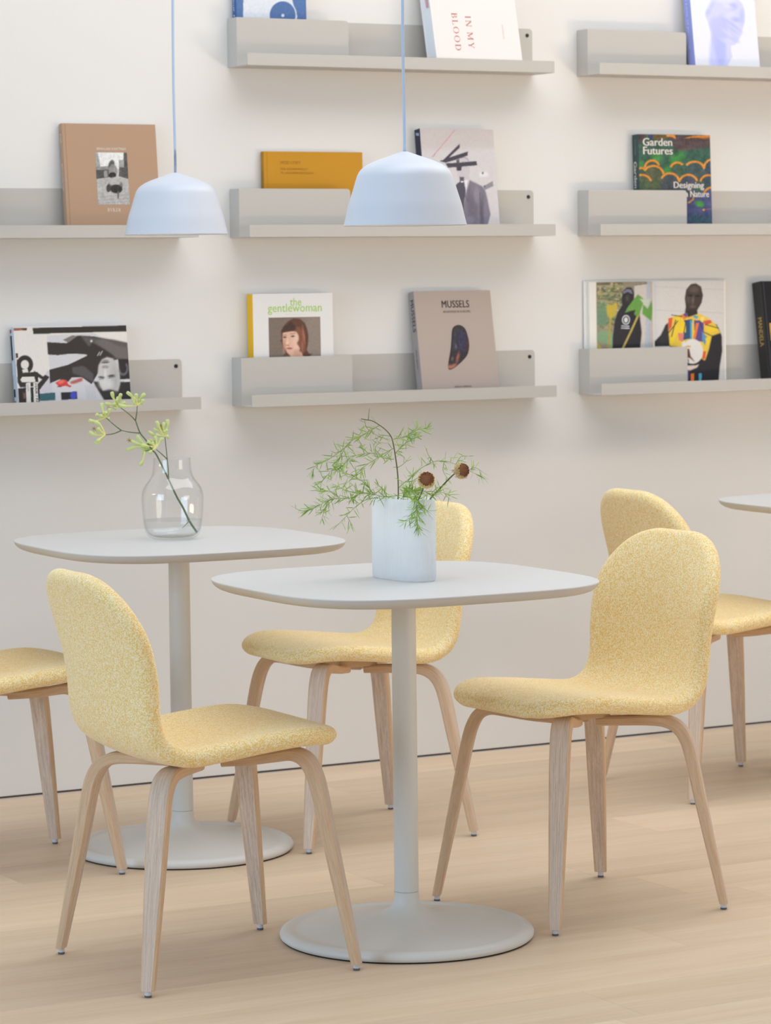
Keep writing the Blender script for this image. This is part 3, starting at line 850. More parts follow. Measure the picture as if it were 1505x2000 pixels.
# 10 the gentlewoman
bkx = book('magazine', 'white magazine with a portrait of a person with auburn hair and a yellow spine', 'magazine', 3.6858, 0.2412, 0.2953, 0.034, 0.8, 2, mw, flat(240, 186, 30, 0.5), board=0.0010, inset=0.0004)
K = ((145, 115), (1414, 97), (180, 1876), 0.2412, 0.2953)
x0, z1 = cv(395, 492, *K); x1, z0 = cv(1238, 1540, *K)
C = Canvas(x1 - x0, z1 - z0, (395, 495), (1232, 480), (412, 1552), (122, 108, 98), cell=0.0015)
C.ell(1150, 900, 260, 700, (142, 128, 118), 0, soft=200)
hair = (92, 56, 42)
C.poly([(600, 800), (598, 720), (630, 640), (700, 560), (800, 505), (900, 515), (980, 580), (1020, 680), (1040, 800), (1030, 920), (1010, 1010), (1050, 1075), (1100, 1075), (1060, 1110), (980, 1120), (900, 1060), (640, 1110), (630, 1080), (660, 1060), (620, 990), (600, 880), (580, 860), (605, 840)], hair, soft=1)
skin = (222, 178, 156)
C.poly([(625, 730), (700, 715), (780, 706), (850, 725), (885, 790), (880, 850), (860, 910), (905, 990), (930, 1050), (950, 1120), (960, 1560), (760, 1560), (750, 1110), (690, 1050), (655, 970), (625, 890), (618, 800)], skin, soft=1)
C.poly([(700, 1600), (760, 1180), (950, 1150), (1120, 1260), (1180, 1600)], (60, 54, 60), soft=2)
C.ell(840, 900, 60, 150, (230, 192, 172), 0, soft=60); C.ell(650, 940, 26, 100, (196, 146, 124), 0, soft=40); C.ell(860, 1060, 70, 60, (204, 156, 134), 0, soft=50, al=0.8)
C.poly([(605, 735), (690, 720), (800, 706), (840, 640), (760, 560), (640, 640), (600, 700)], (66, 42, 36), soft=2)
C.poly([(830, 640), (900, 640), (980, 800), (1000, 1000), (960, 1060), (890, 1030), (905, 980), (850, 905), (885, 850), (885, 780), (850, 720)], (128, 76, 54), soft=3)
C.ell(960, 760, 20, 130, (176, 116, 84), -8, soft=20, al=0.7); C.ell(940, 960, 16, 90, (170, 110, 80), 0, soft=18, al=0.6)
C.ell(655, 806, 28, 13, (92, 84, 84), 0, soft=10); C.ell(785, 792, 32, 14, (96, 90, 92), -6, soft=10); C.ell(788, 792, 10, 10, (60, 58, 64)); C.ell(656, 806, 9, 9, (60, 58, 64))
C.line((625, 775), (685, 770), 10, (140, 98, 80), 0.8); C.line((745, 755), (830, 745), 10, (140, 98, 80), 0.8)
C.ell(695, 900, 18, 60, (234, 196, 178), 4, soft=20); C.ell(700, 935, 26, 10, (186, 128, 108), 0, soft=10)
C.ell(730, 985, 46, 15, (186, 100, 96), 2, soft=10); C.line((690, 984), (775, 986), 4, (140, 70, 70))
C.noise(5, 2, 14)
C.build('cover_photograph', bkx, x0, z0, x1 - x0, z1 - z0, -0.034 - FY)
lime = flat(158, 206, 74)
for body, X0, X1, Yb, h_ in (('the', 735, 915, 304, 0.0210), ('gentlewoman', 385, 1242, 448, 0.0292)):
    x, z = cv(X0, Yb, *K); x2, _ = cv(X1, Yb, *K)
    put_text('title', text_mesh(body, -0.006), bkx, x, z, x2 - x, h_, -0.034 - FY, lime)
x, z = cv(672, 452, *K); put_text('subtitle', text_mesh('Fabulous stories for fabulous women'), bkx, x, z, 0.062, 0.0022, -0.034 - FY, flat(200, 214, 176))

# 11 Mussels
msl = cloth('taupe_linen', hexc(176, 162, 153))
bkx = book('hardcover_book', 'taupe linen cookbook with a dark mussel on its cover', 'book', 4.1815, 0.2449, 0.2958, 0.030, 9.5, 2, msl, cloth('taupe_spine', hexc(160, 152, 150)))
K = ((132, 69), (1285, 52), (282, 1679), 0.2449, 0.2958)
dark = flat(48, 43, 42)
shape = [(700, 740), (705, 670), (730, 610), (790, 582), (850, 592), (905, 640), (940, 730), (962, 830), (965, 930), (945, 1020), (900, 1090), (830, 1160), (760, 1220), (690, 1258), (655, 1250), (645, 1210), (655, 1130), (675, 1010), (692, 880)]
poly_ = [cv(X, Y, *K) for X, Y in shape]
C = Canvas(0.08, 0.13, (640, 575), (975, 570), (700, 1270), (52, 46, 52), cell=0.0014)
C.ell(850, 820, 80, 160, (58, 54, 78), 0, soft=60); C.ell(740, 800, 20, 180, (60, 62, 66), 8, soft=20); C.ell(790, 1070, 22, 80, (150, 88, 72), 12, soft=24); C.ell(720, 1200, 60, 30, (166, 108, 84), -30, soft=30)
C.ell(950, 850, 22, 150, (80, 50, 48), 0, soft=20); C.ell(760, 900, 16, 40, (104, 92, 100), 0, soft=20); C.ell(710, 1090, 18, 30, (112, 92, 86), 0, soft=16); C.ell(800, 640, 60, 40, (56, 54, 58), 0, soft=30)
C.noise(12, 2, 20)
# sampled onto the mussel outline: rings towards its middle
mid = np.mean(np.array(shape), 0)
vs, fs, cs = [], [], []
sm_ = [tuple(p) for p in catmull(shape + [shape[0]], 4)[:-1]]
nn, rings = len(sm_), 14
tl, tr, bl = np.array((640, 575.)), np.array((975, 570.)), np.array((700, 1270.))
Ai = np.linalg.inv(np.stack([tr - tl, bl - tl], 1))
for r_ in range(rings + 1):
    k = 1 - r_ / rings * 0.98
    for p_ in sm_:
        q = mid + (np.array(p_) - mid) * k
        x, z = cv(q[0], q[1], *K)
        vs.append((x, -0.030 - FY, z))
        u_, v_ = Ai @ (q - tl)
        c_ = C.a[int(np.clip(v_ * (C.ny - 1), 0, C.ny - 1)), int(np.clip(u_ * (C.nx - 1), 0, C.nx - 1))]
        cs.append(list(lin(np.clip(c_, 0.02, 1))) + [1])
for r_ in range(rings):
    for i in range(nn):
        j = (i + 1) % nn
        fs.append([r_ * nn + i, (r_ + 1) * nn + i, (r_ + 1) * nn + j, r_ * nn + j])
fs.append([rings * nn + i for i in range(nn)])
o = mesh('mussel_picture', vs, fs, M_print, bkx)
ca = o.data.color_attributes.new('Col', 'FLOAT_COLOR', 'POINT'); ca.data.foreach_set('color', np.array(cs).ravel())
x, z = cv(555, 320, *K); x2, _ = cv(970, 320, *K); put_text('title', text_mesh('MUSSELS', 0.022, 1.05), bkx, x, z, x2 - x, 0.0200, -0.030 - FY, dark)
x, z = cv(572, 398, *K); x2, _ = cv(985, 398, *K); put_text('subtitle', text_mesh('AN HOMAGE IN 50 RECIPES', 0.004), bkx, x, z, x2 - x, 0.0065, -0.030 - FY, flat(96, 86, 82))
x, z = cv(750, 1527, *K); x2, _ = cv(1000, 1527, *K); put_text('author_name', text_mesh('SERGIO HERMAN', 0.004), bkx, x, z, x2 - x, 0.0042, -0.030 - FY, flat(80, 72, 70))
put_text('spine_lettering', text_mesh('MUSSELS', 0.018, 1.05), bkx, -0.0085, 0.273, 0.089, 0.0160, -0.0008, flat(64, 60, 62), 'spine')
put_text('spine_author', text_mesh('SERGIO HERMAN'), bkx, -0.0120, 0.135, 0.052, 0.0070, -0.0008, flat(96, 92, 92), 'spine')

# 12 open photo book: two page blocks on one cover
a = R(0.6)
bkx = empty('open_photo_book', (4.7521, -0.3195 * math.sin(a) - 0.0024, ZS[2] + 0.0022))
bkx.rotation_euler = (-a, 0, 0)
tag(bkx, 'large photo book standing open on two fashion photographs', 'book', 'books and magazines on the wall shelves')
OW, OH = 0.4888, 0.3195
mesh('cover', *box(0, OW, -0.004, 0, 0, OH, 0.0008), mw, bkx)
GUT = 0.232
for nm, xa, xb, ga, gb in (('left_pages', 0.012, GUT, 0.013, 0.006), ('right_pages', GUT, OW - 0.006, 0.006, 0.012)):
    # page surface bulges a little and dips towards the gutter
    n = 14
    prof = []
    for k in range(n + 1):
        t = k / n
        x = xa + (xb - xa) * t
        tg = t if nm == 'left_pages' else 1 - t     # 1 at the gutter
        d = 0.0105 + 0.0035 * math.sin(math.pi * min(1, tg * 0.95)) - 0.007 * max(0, (tg - 0.86) / 0.14) ** 2
        prof.append((x, d))
    vs, fs = [], []
    for x, d in prof: vs += [(x, -0.0042, 0.004), (x, -0.0042, OH - 0.004), (x, -d - 0.004, 0.004), (x, -d - 0.004, OH - 0.004)]
    for k in range(n):
        o = 4 * k
        fs += [[o + 2, o + 6, o + 7, o + 3], [o + 3, o + 7, o + 5, o + 1], [o, o + 4, o + 6, o + 2], [o + 1, o + 5, o + 4, o]]
    fs += [[0, 2, 3, 1], [4 * n + 1, 4 * n + 3, 4 * n + 2, 4 * n]]
    mesh(nm, vs, fs, PAGE, bkx, True, 40)


def page_build(C, name, x0, x1, side):
    o = C.build(name, bkx, x0, 0.0045, x1 - x0, OH - 0.009, 0)
    me = o.data
    co = np.zeros(len(me.vertices) * 3); me.vertices.foreach_get('co', co); co = co.reshape(-1, 3)
    xa, xb = (0.012, GUT) if side == 'L' else (GUT, OW - 0.006)
    t = (co[:, 0] - xa) / (xb - xa)
    tg = t if side == 'L' else 1 - t
    d = 0.0105 + 0.0035 * np.sin(np.pi * np.minimum(1, tg * 0.95)) - 0.007 * np.maximum(0, (tg - 0.86) / 0.14) ** 2
    co[:, 1] = -d - 0.004 - FY * 2
    me.vertices.foreach_set('co', co.ravel()); me.update()


K = ((27, 68), (1460, 49), (41, 1210), OW, OH)
xL, _ = cv(128, 70, *K); xG = GUT - 0.001
C = Canvas(xG - xL, OH, (128, 66), (712, 60), (140, 1206), (150, 140, 120), cell=0.0019)
for k in range(9): C.poly([(128, 80 + k * 24), (380, 70 + k * 30), (400, 90 + k * 30), (128, 96 + k * 24)], [(96, 88, 66), (178, 166, 132), (120, 116, 84)][k % 3], soft=2)
rs = np.random.RandomState(3)
for k in range(150):
    X, Y = rs.uniform(128, 380), rs.uniform(80, 560)
    C.ell(X, Y, rs.uniform(8, 26), rs.uniform(5, 14), [(120, 138, 88), (178, 164, 110), (92, 104, 70), (206, 194, 160), (150, 150, 92), (80, 110, 80)][rs.randint(6)], rs.uniform(-50, 50), soft=8, al=0.8)
C.ell(180, 440, 60, 90, (98, 140, 112), 0, soft=40, al=0.8); C.ell(190, 330, 50, 60, (108, 146, 108), 0, soft=40, al=0.7)
C.ell(215, 640, 90, 70, (128, 162, 122), 10, soft=16); C.ell(280, 700, 40, 60, (136, 168, 130), 30, soft=12)
C.poly([(510, 95), (640, 75), (645, 1300), (520, 1300)], (208, 200, 194)); C.poly([(640, 60), (690, 60), (690, 1300), (600, 1300)], (186, 192, 204)); C.poly([(690, 50), (720, 50), (740, 1300), (680, 1300)], (206, 194, 188))
C.line((515, 100), (640, 82), 8, (90, 84, 78))
C.poly([(130, 690), (180, 745), (130, 1250)], (180, 166, 80))
nv = (34, 34, 42)
C.poly([(380, 250), (390, 170), (430, 125), (480, 125), (505, 180), (500, 260), (470, 320), (520, 350), (560, 390), (585, 600), (570, 740), (560, 1250), (280, 1250), (290, 640), (310, 480), (340, 380), (385, 310)], nv, soft=1)
C.poly([(390, 175), (430, 140), (475, 145), (495, 195), (440, 170), (400, 190)], (120, 120, 146)); C.ell(440, 240, 34, 56, (52, 46, 46), 0, soft=14); C.ell(436, 236, 12, 24, (78, 70, 68), 0, soft=12)
C.ring(423, 463, 36, 45, 10, (222, 224, 228)); C.ell(423, 463, 20, 28, (220, 222, 226)); C.line((410, 420), (438, 418), 7, (222, 224, 228))
C.line((380, 526), (452, 530), 12, (206, 208, 214)); C.line((378, 548), (455, 552), 12, (206, 208, 214))
C.path([(268, 440), (258, 600), (252, 760)], 18, (176, 158, 66)); C.poly([(225, 320), (240, 300), (290, 305), (330, 270), (335, 340), (310, 420), (268, 450), (235, 410)], (196, 174, 62), soft=1)
C.path([(560, 390), (480, 570), (400, 740), (330, 900)], 22, (180, 162, 84))
for q in ([(500, 250), (545, 195), (600, 240), (600, 290), (560, 410), (530, 430), (505, 400), (520, 360), (470, 370), (410, 390), (440, 330)], [(600, 300), (650, 350), (700, 260), (710, 340), (695, 480), (640, 440), (590, 400)]):
    C.poly(q, (104, 158, 72), soft=1)
C.poly([(560, 240), (620, 255), (690, 235), (650, 330), (610, 300)], (198, 208, 190), soft=1)
C.noise(5, 1.5, 31)
page_build(C, 'left_photograph', xL, xG, 'L')
xR0, xR1 = GUT + 0.004, cv(1425, 60, *K)[0]
C = Canvas(xR1 - xR0, OH, (745, 62), (1425, 55), (752, 1190), (214, 210, 206), cell=0.0019)
for yy in (125, 370): C.line((745, yy - 8), (1430, yy + 30), 6, (190, 186, 182), 0.8)
C.line((1000, 380), (1010, 480), 5, (196, 192, 188), 0.7)
C.poly([(740, 700), (800, 620), (840, 520), (900, 470), (1350, 520), (1400, 640), (1405, 800), (1380, 960), (1360, 1200), (1010, 1200), (880, 740), (740, 740)], (34, 33, 42), soft=1)
sk = (66, 54, 50)
C.poly([(1040, 330), (1030, 240), (1045, 150), (1090, 95), (1140, 85), (1190, 120), (1210, 210), (1195, 290), (1150, 370), (1150, 430), (1080, 450), (1030, 390)], (54, 46, 44), soft=1)
C.ell(1118, 225, 76, 130, sk, 0, soft=14); C.ell(1125, 150, 52, 36, (96, 82, 76), 0, soft=36); C.ell(1110, 262, 14, 44, (104, 88, 82), 4, soft=16); C.ell(1065, 250, 24, 40, (84, 70, 64), 0, soft=26)
C.ell(1082, 214, 22, 8, (30, 24, 24), 0, soft=8); C.ell(1155, 218, 22, 8, (30, 24, 24), 0, soft=8); C.ell(1108, 330, 32, 12, (112, 84, 82), 0, soft=10); C.line((1078, 330), (1138, 332), 4, (48, 34, 34))
C.poly([(1050, 370), (1150, 370), (1170, 470), (1110, 500), (1040, 470)], (40, 35, 36), soft=1)
yel, ora, red_, tur, vio, bk_ = (240, 208, 50), (232, 126, 54), (222, 86, 62), (70, 164, 206), (92, 74, 140), (46, 42, 60)
C.poly([(865, 450), (960, 420), (1050, 400), (1060, 440), (1170, 400), (1260, 450), (1340, 520), (1390, 610), (1300, 640), (1270, 780), (1230, 900), (1000, 760), (880, 740), (870, 600)], (232, 196, 70), soft=1)
for q, c_ in (([(1020, 470), (1100, 460), (1100, 660), (1010, 680)], (44, 78, 116)), ([(1080, 470), (1100, 470), (1100, 680), (1080, 680)], tur), ([(1120, 470), (1220, 480), (1215, 700), (1130, 690)], vio), ([(1140, 500), (1170, 500), (1130, 690), (1110, 680)], ora),
              ([(870, 450), (910, 440), (900, 540), (870, 580)], red_), ([(940, 440), (990, 430), (960, 600), (900, 740), (880, 700)], yel), ([(980, 430), (1020, 400), (1060, 440), (1010, 470)], ora), ([(1010, 410), (1040, 390), (1060, 420), (1040, 440)], vio),
              ([(960, 600), (1020, 610), (1010, 700), (970, 680)], (226, 130, 110)), ([(1220, 480), (1290, 470), (1300, 500), (1230, 530)], red_), ([(1240, 540), (1340, 530), (1370, 580), (1260, 600)], yel), ([(1200, 590), (1250, 650), (1230, 740), (1200, 680)], (90, 150, 190)),
              ([(1230, 660), (1290, 650), (1260, 760)], yel), ([(1190, 430), (1230, 440), (1210, 500), (1180, 480)], (242, 214, 120)), ([(1210, 800), (1240, 800), (1230, 880), (1200, 880)], red_), ([(1120, 420), (1165, 430), (1150, 460), (1110, 440)], tur),
              ([(1030, 1000), (1070, 1000), (1065, 1200), (1030, 1200)], vio), ([(1085, 1030), (1120, 1030), (1115, 1200), (1090, 1200)], ora), ([(1165, 1030), (1195, 1030), (1190, 1200), (1165, 1200)], tur), ([(1000, 430), (1040, 520), (1040, 600), (960, 600)], yel)):
    C.poly(q, c_)
for q in ([(900, 415), (960, 425), (1000, 430)], [(940, 470), (900, 640)], [(1040, 480), (1020, 600)], [(1240, 520), (1370, 560)], [(1220, 600), (1300, 640)], [(1180, 480), (1200, 560)], [(870, 600), (900, 560), (960, 480)]): C.path(q, 8, bk_)
C.ell(1105, 800, 104, 130, (228, 226, 224)); C.poly([(1000, 700), (1030, 690), (1030, 960), (1000, 940)], (228, 226, 224))
C.poly([(1035, 735), (1050, 745), (1060, 730), (1072, 745), (1088, 735), (1084, 755), (1038, 755)], (206, 160, 70))
C.poly([(1045, 770), (1070, 770), (1085, 850), (1130, 915), (1080, 870), (1040, 860)], (92, 52, 36), soft=1); C.line((1060, 880), (1064, 910), 8, (40, 32, 32)); C.ell(1030, 800, 14, 18, (220, 190, 120), 0, soft=8)
C.poly([(1010, 950), (1110, 945), (1170, 935), (1150, 970), (1080, 1000), (1020, 990)], (226, 214, 204), soft=1); C.poly([(1110, 945), (1165, 925), (1180, 930), (1130, 950)], (60, 44, 40))
C.noise(3, 1.5, 33)
page_build(C, 'right_photograph', xR0, xR1, 'R')

# 13 Mandela
bkc = mat('glossy_black_cover', hexc(24, 21, 20), 0.3, 0.5)
bkx = book('hardcover_book', 'black book with gold spine lettering at the right edge', 'book', 5.3402, 0.24, 0.309, 0.042, 8.6, 2, bkc, mat('black_spine', hexc(34, 32, 31), 0.45))
gold_ink = flat(178, 146, 76)
put_text('spine_lettering', text_mesh('MANDELA', 0.022), bkx, -0.014, 0.204, 0.085, 0.019, -0.0008, gold_ink, 'spine')
mesh('cover_lettering', *box(0.018, 0.10, -0.0424, -0.0421, 0.133, 0.185), flat(198, 152, 66), bkx)
mesh('hinge_groove', *box(0.009, 0.011, -0.0423, -0.0419, 0.001, 0.308), mat('groove_sheen', hexc(70, 70, 84), 0.3), bkx)

# ------------------------------------------------------------------ tables


def superell(a, n, N):
    out = []
    for k in range(N):
        t = 2 * math.pi * k / N
        c, s = math.cos(t), math.sin(t)
        # even spacing along the rounded square
        d = (abs(c) ** n + abs(s) ** n) ** (-1 / n)
        out.append((a * d * c, a * d * s))
    return out


TOPZ = 0.73


def make_table():
    r = empty('cafe_table')
    N, n, A = 128, 3.43, 0.3464
    # laminate sheet
    vs, fs = [], []
    rings = [(A - 0.0006, TOPZ), (A, TOPZ - 0.0006), (A, TOPZ - 0.0024)]
    for a_, z in rings: vs += [(x, y, z) for x, y in superell(a_, n, N)]
    fs.append(list(range(N)))
    for i in range(len(rings) - 1):
        for k in range(N): fs.append([i * N + k, (i + 1) * N + k, (i + 1) * N + (k + 1) % N, i * N + (k + 1) % N])
    fs.append([(len(rings) - 1) * N + k for k in range(N - 1, -1, -1)])
    mesh('table_top', vs, fs, M_top, r, True, 30)
    vs, fs = [], []
    rings = [(A - 0.0003, TOPZ - 0.0025), (A - 0.0008, TOPZ - 0.005), (A - 0.0025, TOPZ - 0.009), (A - 0.0062, TOPZ - 0.0135), (A - 0.012, TOPZ - 0.0175), (A - 0.020, TOPZ - 0.0205), (A - 0.032, TOPZ - 0.022)]
    for a_, z in rings: vs += [(x, y, z) for x, y in superell(a_, n, N)]
    fs.append(list(range(N)))
    for i in range(len(rings) - 1):
        for k in range(N): fs.append([i * N + k, (i + 1) * N + k, (i + 1) * N + (k + 1) % N, i * N + (k + 1) % N])
    fs.append([(len(rings) - 1) * N + k for k in range(N - 1, -1, -1)])
    mesh('top_edge', vs, fs, M_edge, r, True, 50)
    mesh('collar', *lathe([(0.0001, TOPZ - 0.022), (0.0262, TOPZ - 0.022), (0.0262, TOPZ - 0.030), (0.0250, TOPZ - 0.0305), (0.0001, TOPZ - 0.0305)], 48), M_stand, r, True, 40)
    mesh('pole', *lathe([(0.0001, TOPZ - 0.0308), (0.0247, TOPZ - 0.0308), (0.0249, 0.0945), (0.0001, 0.0945)], 48), M_stand, r, True, 40)
    base = [(0.0249, 0.0938), (0.0252, 0.086), (0.0262, 0.077), (0.0285, 0.069), (0.0330, 0.062), (0.0410, 0.0555), (0.0550, 0.0495), (0.075, 0.0445), (0.10, 0.0400), (0.13, 0.0352), (0.16, 0.0304), (0.19, 0.0256), (0.212, 0.0214), (0.2235, 0.0192), (0.2295, 0.0190), (0.2350, 0.0212), (0.2430, 0.0232), (0.251, 0.0206), (0.2562, 0.0166), (0.2590, 0.0110), (0.2580, 0.0060), (0.2545, 0.0030)]
    mesh('base', *lathe(base, 96, cap_start=True, cap_end=False), M_stand, r, True, 60)
    mesh('base_underlay', *lathe([(0.0001, 0.0029), (0.2540, 0.0029), (0.2530, 0.0), (0.0001, 0.0)], 64), M_black, r, True, 40)
    return r


t0 = make_table()
TABLES = [((3.0347, -1.9928), 'pale grey cafe table in front, carrying the frosted vase', -0.005),
          ((3.0563, -0.8884), 'pale grey cafe table behind, carrying the clear glass vase', -0.007),
          ((5.092, -0.868), 'pale grey cafe table cut off by the right edge of the picture', 0.0)]
for i, ((x, y), lab, rz) in enumerate(TABLES):
    t = t0 if i == 0 else copy_tree(t0)
    t.location = (x, y, 0)
    t.rotation_euler = (0, 0, rz)
    tag(t, lab, 'table', 'cafe tables with round pedestal bases')

# ------------------------------------------------------------------ chairs (local: +x faces forward)
prof = catmull([(0.223, 0.437), (0.207, 0.4495), (0.170, 0.4545), (0.110, 0.4540), (0.040, 0.4480), (-0.040, 0.4390), (-0.105, 0.4330), (-0.152, 0.4400), (-0.187, 0.4660), (-0.206, 0.510), (-0.215, 0.565), (-0.225, 0.625), (-0.240, 0.690), (-0.259, 0.745), (-0.280, 0.785)], 10)
prof = np.array(prof)
seg = np.linalg.norm(np.diff(prof, axis=0), axis=1)
arc = np.concatenate([[0], np.cumsum(seg)])
LT = arc[-1]


def prof_at(t):
    t = np.clip(t, 0, LT)
    u, z = np.interp(t, arc, prof[:, 0]), np.interp(t, arc, prof[:, 1])
    e = 0.004
    du = np.interp(np.minimum(t + e, LT), arc, prof[:, 0]) - np.interp(np.maximum(t - e, 0), arc, prof[:, 0])
    dz = np.interp(np.minimum(t + e, LT), arc, prof[:, 1]) - np.interp(np.maximum(t - e, 0), arc, prof[:, 1])
    l = np.hypot(du, dz)
    return u, z, du / l, dz / l


def smooth(x): x = np.clip(x, 0, 1); return x * x * (3 - 2 * x)


def shell_mid(s, t):
    """mid-surface point and normal (towards the sitter)"""
    u, z, tu, tz = prof_at(t)
    # tangent runs front -> back -> up; normal to the sitter's side
    nu, nz_ = tz, -tu
    back = smooth((t - 0.33) / 0.22)
    cup = (0.006 * (1 - back) + 0.030 * back) * (s / 0.205) ** 2
    cup = cup * (1 - 0.45 * smooth((t - (LT - 0.20)) / 0.18))
    front = smooth((0.09 - t) / 0.09)
    cup = cup * (1 - front) - front * 0.002 * (s / 0.205) ** 2
    return np.stack([u + nu * cup, s, z + nz_ * cup], -1)


def shell_boundary(e, per):
    """rounded outline in (s, t), inset by e"""
    Wd = 0.204 - e
    t0_, t1_ = 0.0 + e, LT - e
    rt, rf = max(0.160 - e, 0.01), max(0.105 - e, 0.01)
    pts = []
    k = 14
    for (sx, tc, r_, a0) in ((Wd - rt, t1_ - rt, rt, 0), (-(Wd - rt), t1_ - rt, rt, 90), (-(Wd - rf), t0_ + rf, rf, 180), (Wd - rf, t0_ + rf, rf, 270)):
        for i in range(k + 1):
            a_ = R(a0 + 90 * i / k)
            pts.append((sx + r_ * math.cos(a_), tc + r_ * math.sin(a_)))
        nxt = None
    # insert points along the straight runs
    out = []
    n_run = {0: 6, 1: 26, 2: 6, 3: 26}
    for q in range(4):
        block = pts[q * (k + 1):(q + 1) * (k + 1)]
        out += block
        p, nx = block[-1], pts[((q + 1) % 4) * (k + 1)]
        for j in range(1, n_run[q]):
            f_ = j / n_run[q]
            out.append((p[0] + (nx[0] - p[0]) * f_, p[1] + (nx[1] - p[1]) * f_))
    return np.array(out)


def width_at(t):
    """waist: a little narrower where seat turns into back"""
    return 1.0 - 0.035 * np.exp(-((t - 0.47) / 0.10) ** 2) + 0.015 * np.exp(-((t - 0.2) / 0.12) ** 2)


def make_shell(parent):
    T2 = 0.0185
    rim = 0.020
    rows = []
    for q in np.linspace(0, 1, 8):     # rim, rounded
        e = rim * (1 - math.cos(q * math.pi / 2))
        h = T2 * math.sin(q * math.pi / 2)
        rows.append((shell_boundary(e, 0), h, shell_boundary(rim - T2 * math.pi / 2 * (1 - q), 0)))
    inner = shell_boundary(rim, 0)
    cen = np.array((0.0, LT * 0.5))
    for k_ in np.linspace(1, 0.0, 14)[1:]:
        # shrink towards the centre line, keeping the length first
        p = inner.copy()
        p[:, 0] = inner[:, 0] * k_
        p[:, 1] = cen[1] + (inner[:, 1] - cen[1]) * (0.25 * k_ + 0.75 * (1 - (1 - k_) ** 1.0)) if False else cen[1] + (inner[:, 1] - cen[1]) * k_
        if k_ == 0.0: p = np.repeat(cen[None, :], len(inner), 0)
        rows.append((p, T2, p))
    n = len(rows[0][0])
    vs, uv, fs = [], [], []

    def surf(side):
        base = len(vs)
        for p, h, puv in rows:
            s_, t_ = p[:, 0] * width_at(p[:, 1]), p[:, 1]
            M0 = shell_mid(s_, t_)
            d = 0.003
            Ds = shell_mid(s_ + d, t_) - shell_mid(s_ - d, t_)
            Dt = shell_mid(s_, np.minimum(t_ + d, LT)) - shell_mid(s_, np.maximum(t_ - d, 0))
            nrm = np.cross(Ds, Dt)
            nrm /= np.linalg.norm(nrm, axis=1)[:, None] + 1e-12
            # sitter side: up for the seat, forward for the back
            tu = prof_at(t_)
            ref = np.stack([tu[3], 0 * tu[3], -tu[2]], -1)
            sg = np.sign((nrm * ref).sum(1))
            nrm = nrm * sg[:, None]
            hh = h * (1.0 if side > 0 else 1.0)
            P_ = M0 + nrm * hh * side
            vs.extend(P_.tolist())
            uv.extend(np.stack([puv[:, 0] * width_at(puv[:, 1]), puv[:, 1] + (0 if side > 0 else 1.3)], -1).tolist())
        return base
    for side in (1, -1):
        b0 = surf(side)
        for r_ in range(len(rows) - 1):
            for i in range(n):
                j = (i + 1) % n
                q = [b0 + r_ * n + i, b0 + r_ * n + j, b0 + (r_ + 1) * n + j, b0 + (r_ + 1) * n + i]
                fs.append(q if side > 0 else q[::-1])
    o = mesh('upholstered_shell', vs, fs, M_fab, parent, True, uv=uv)
    bm = bmesh.new(); bm.from_mesh(o.data)
    bmesh.ops.remove_doubles(bm, verts=bm.verts, dist=1e-5)
    bmesh.ops.recalc_face_normals(bm, faces=bm.faces)
    bm.to_mesh(o.data); bm.free()
    o.data.polygons.foreach_set('use_smooth', [True] * len(o.data.polygons))
    return o


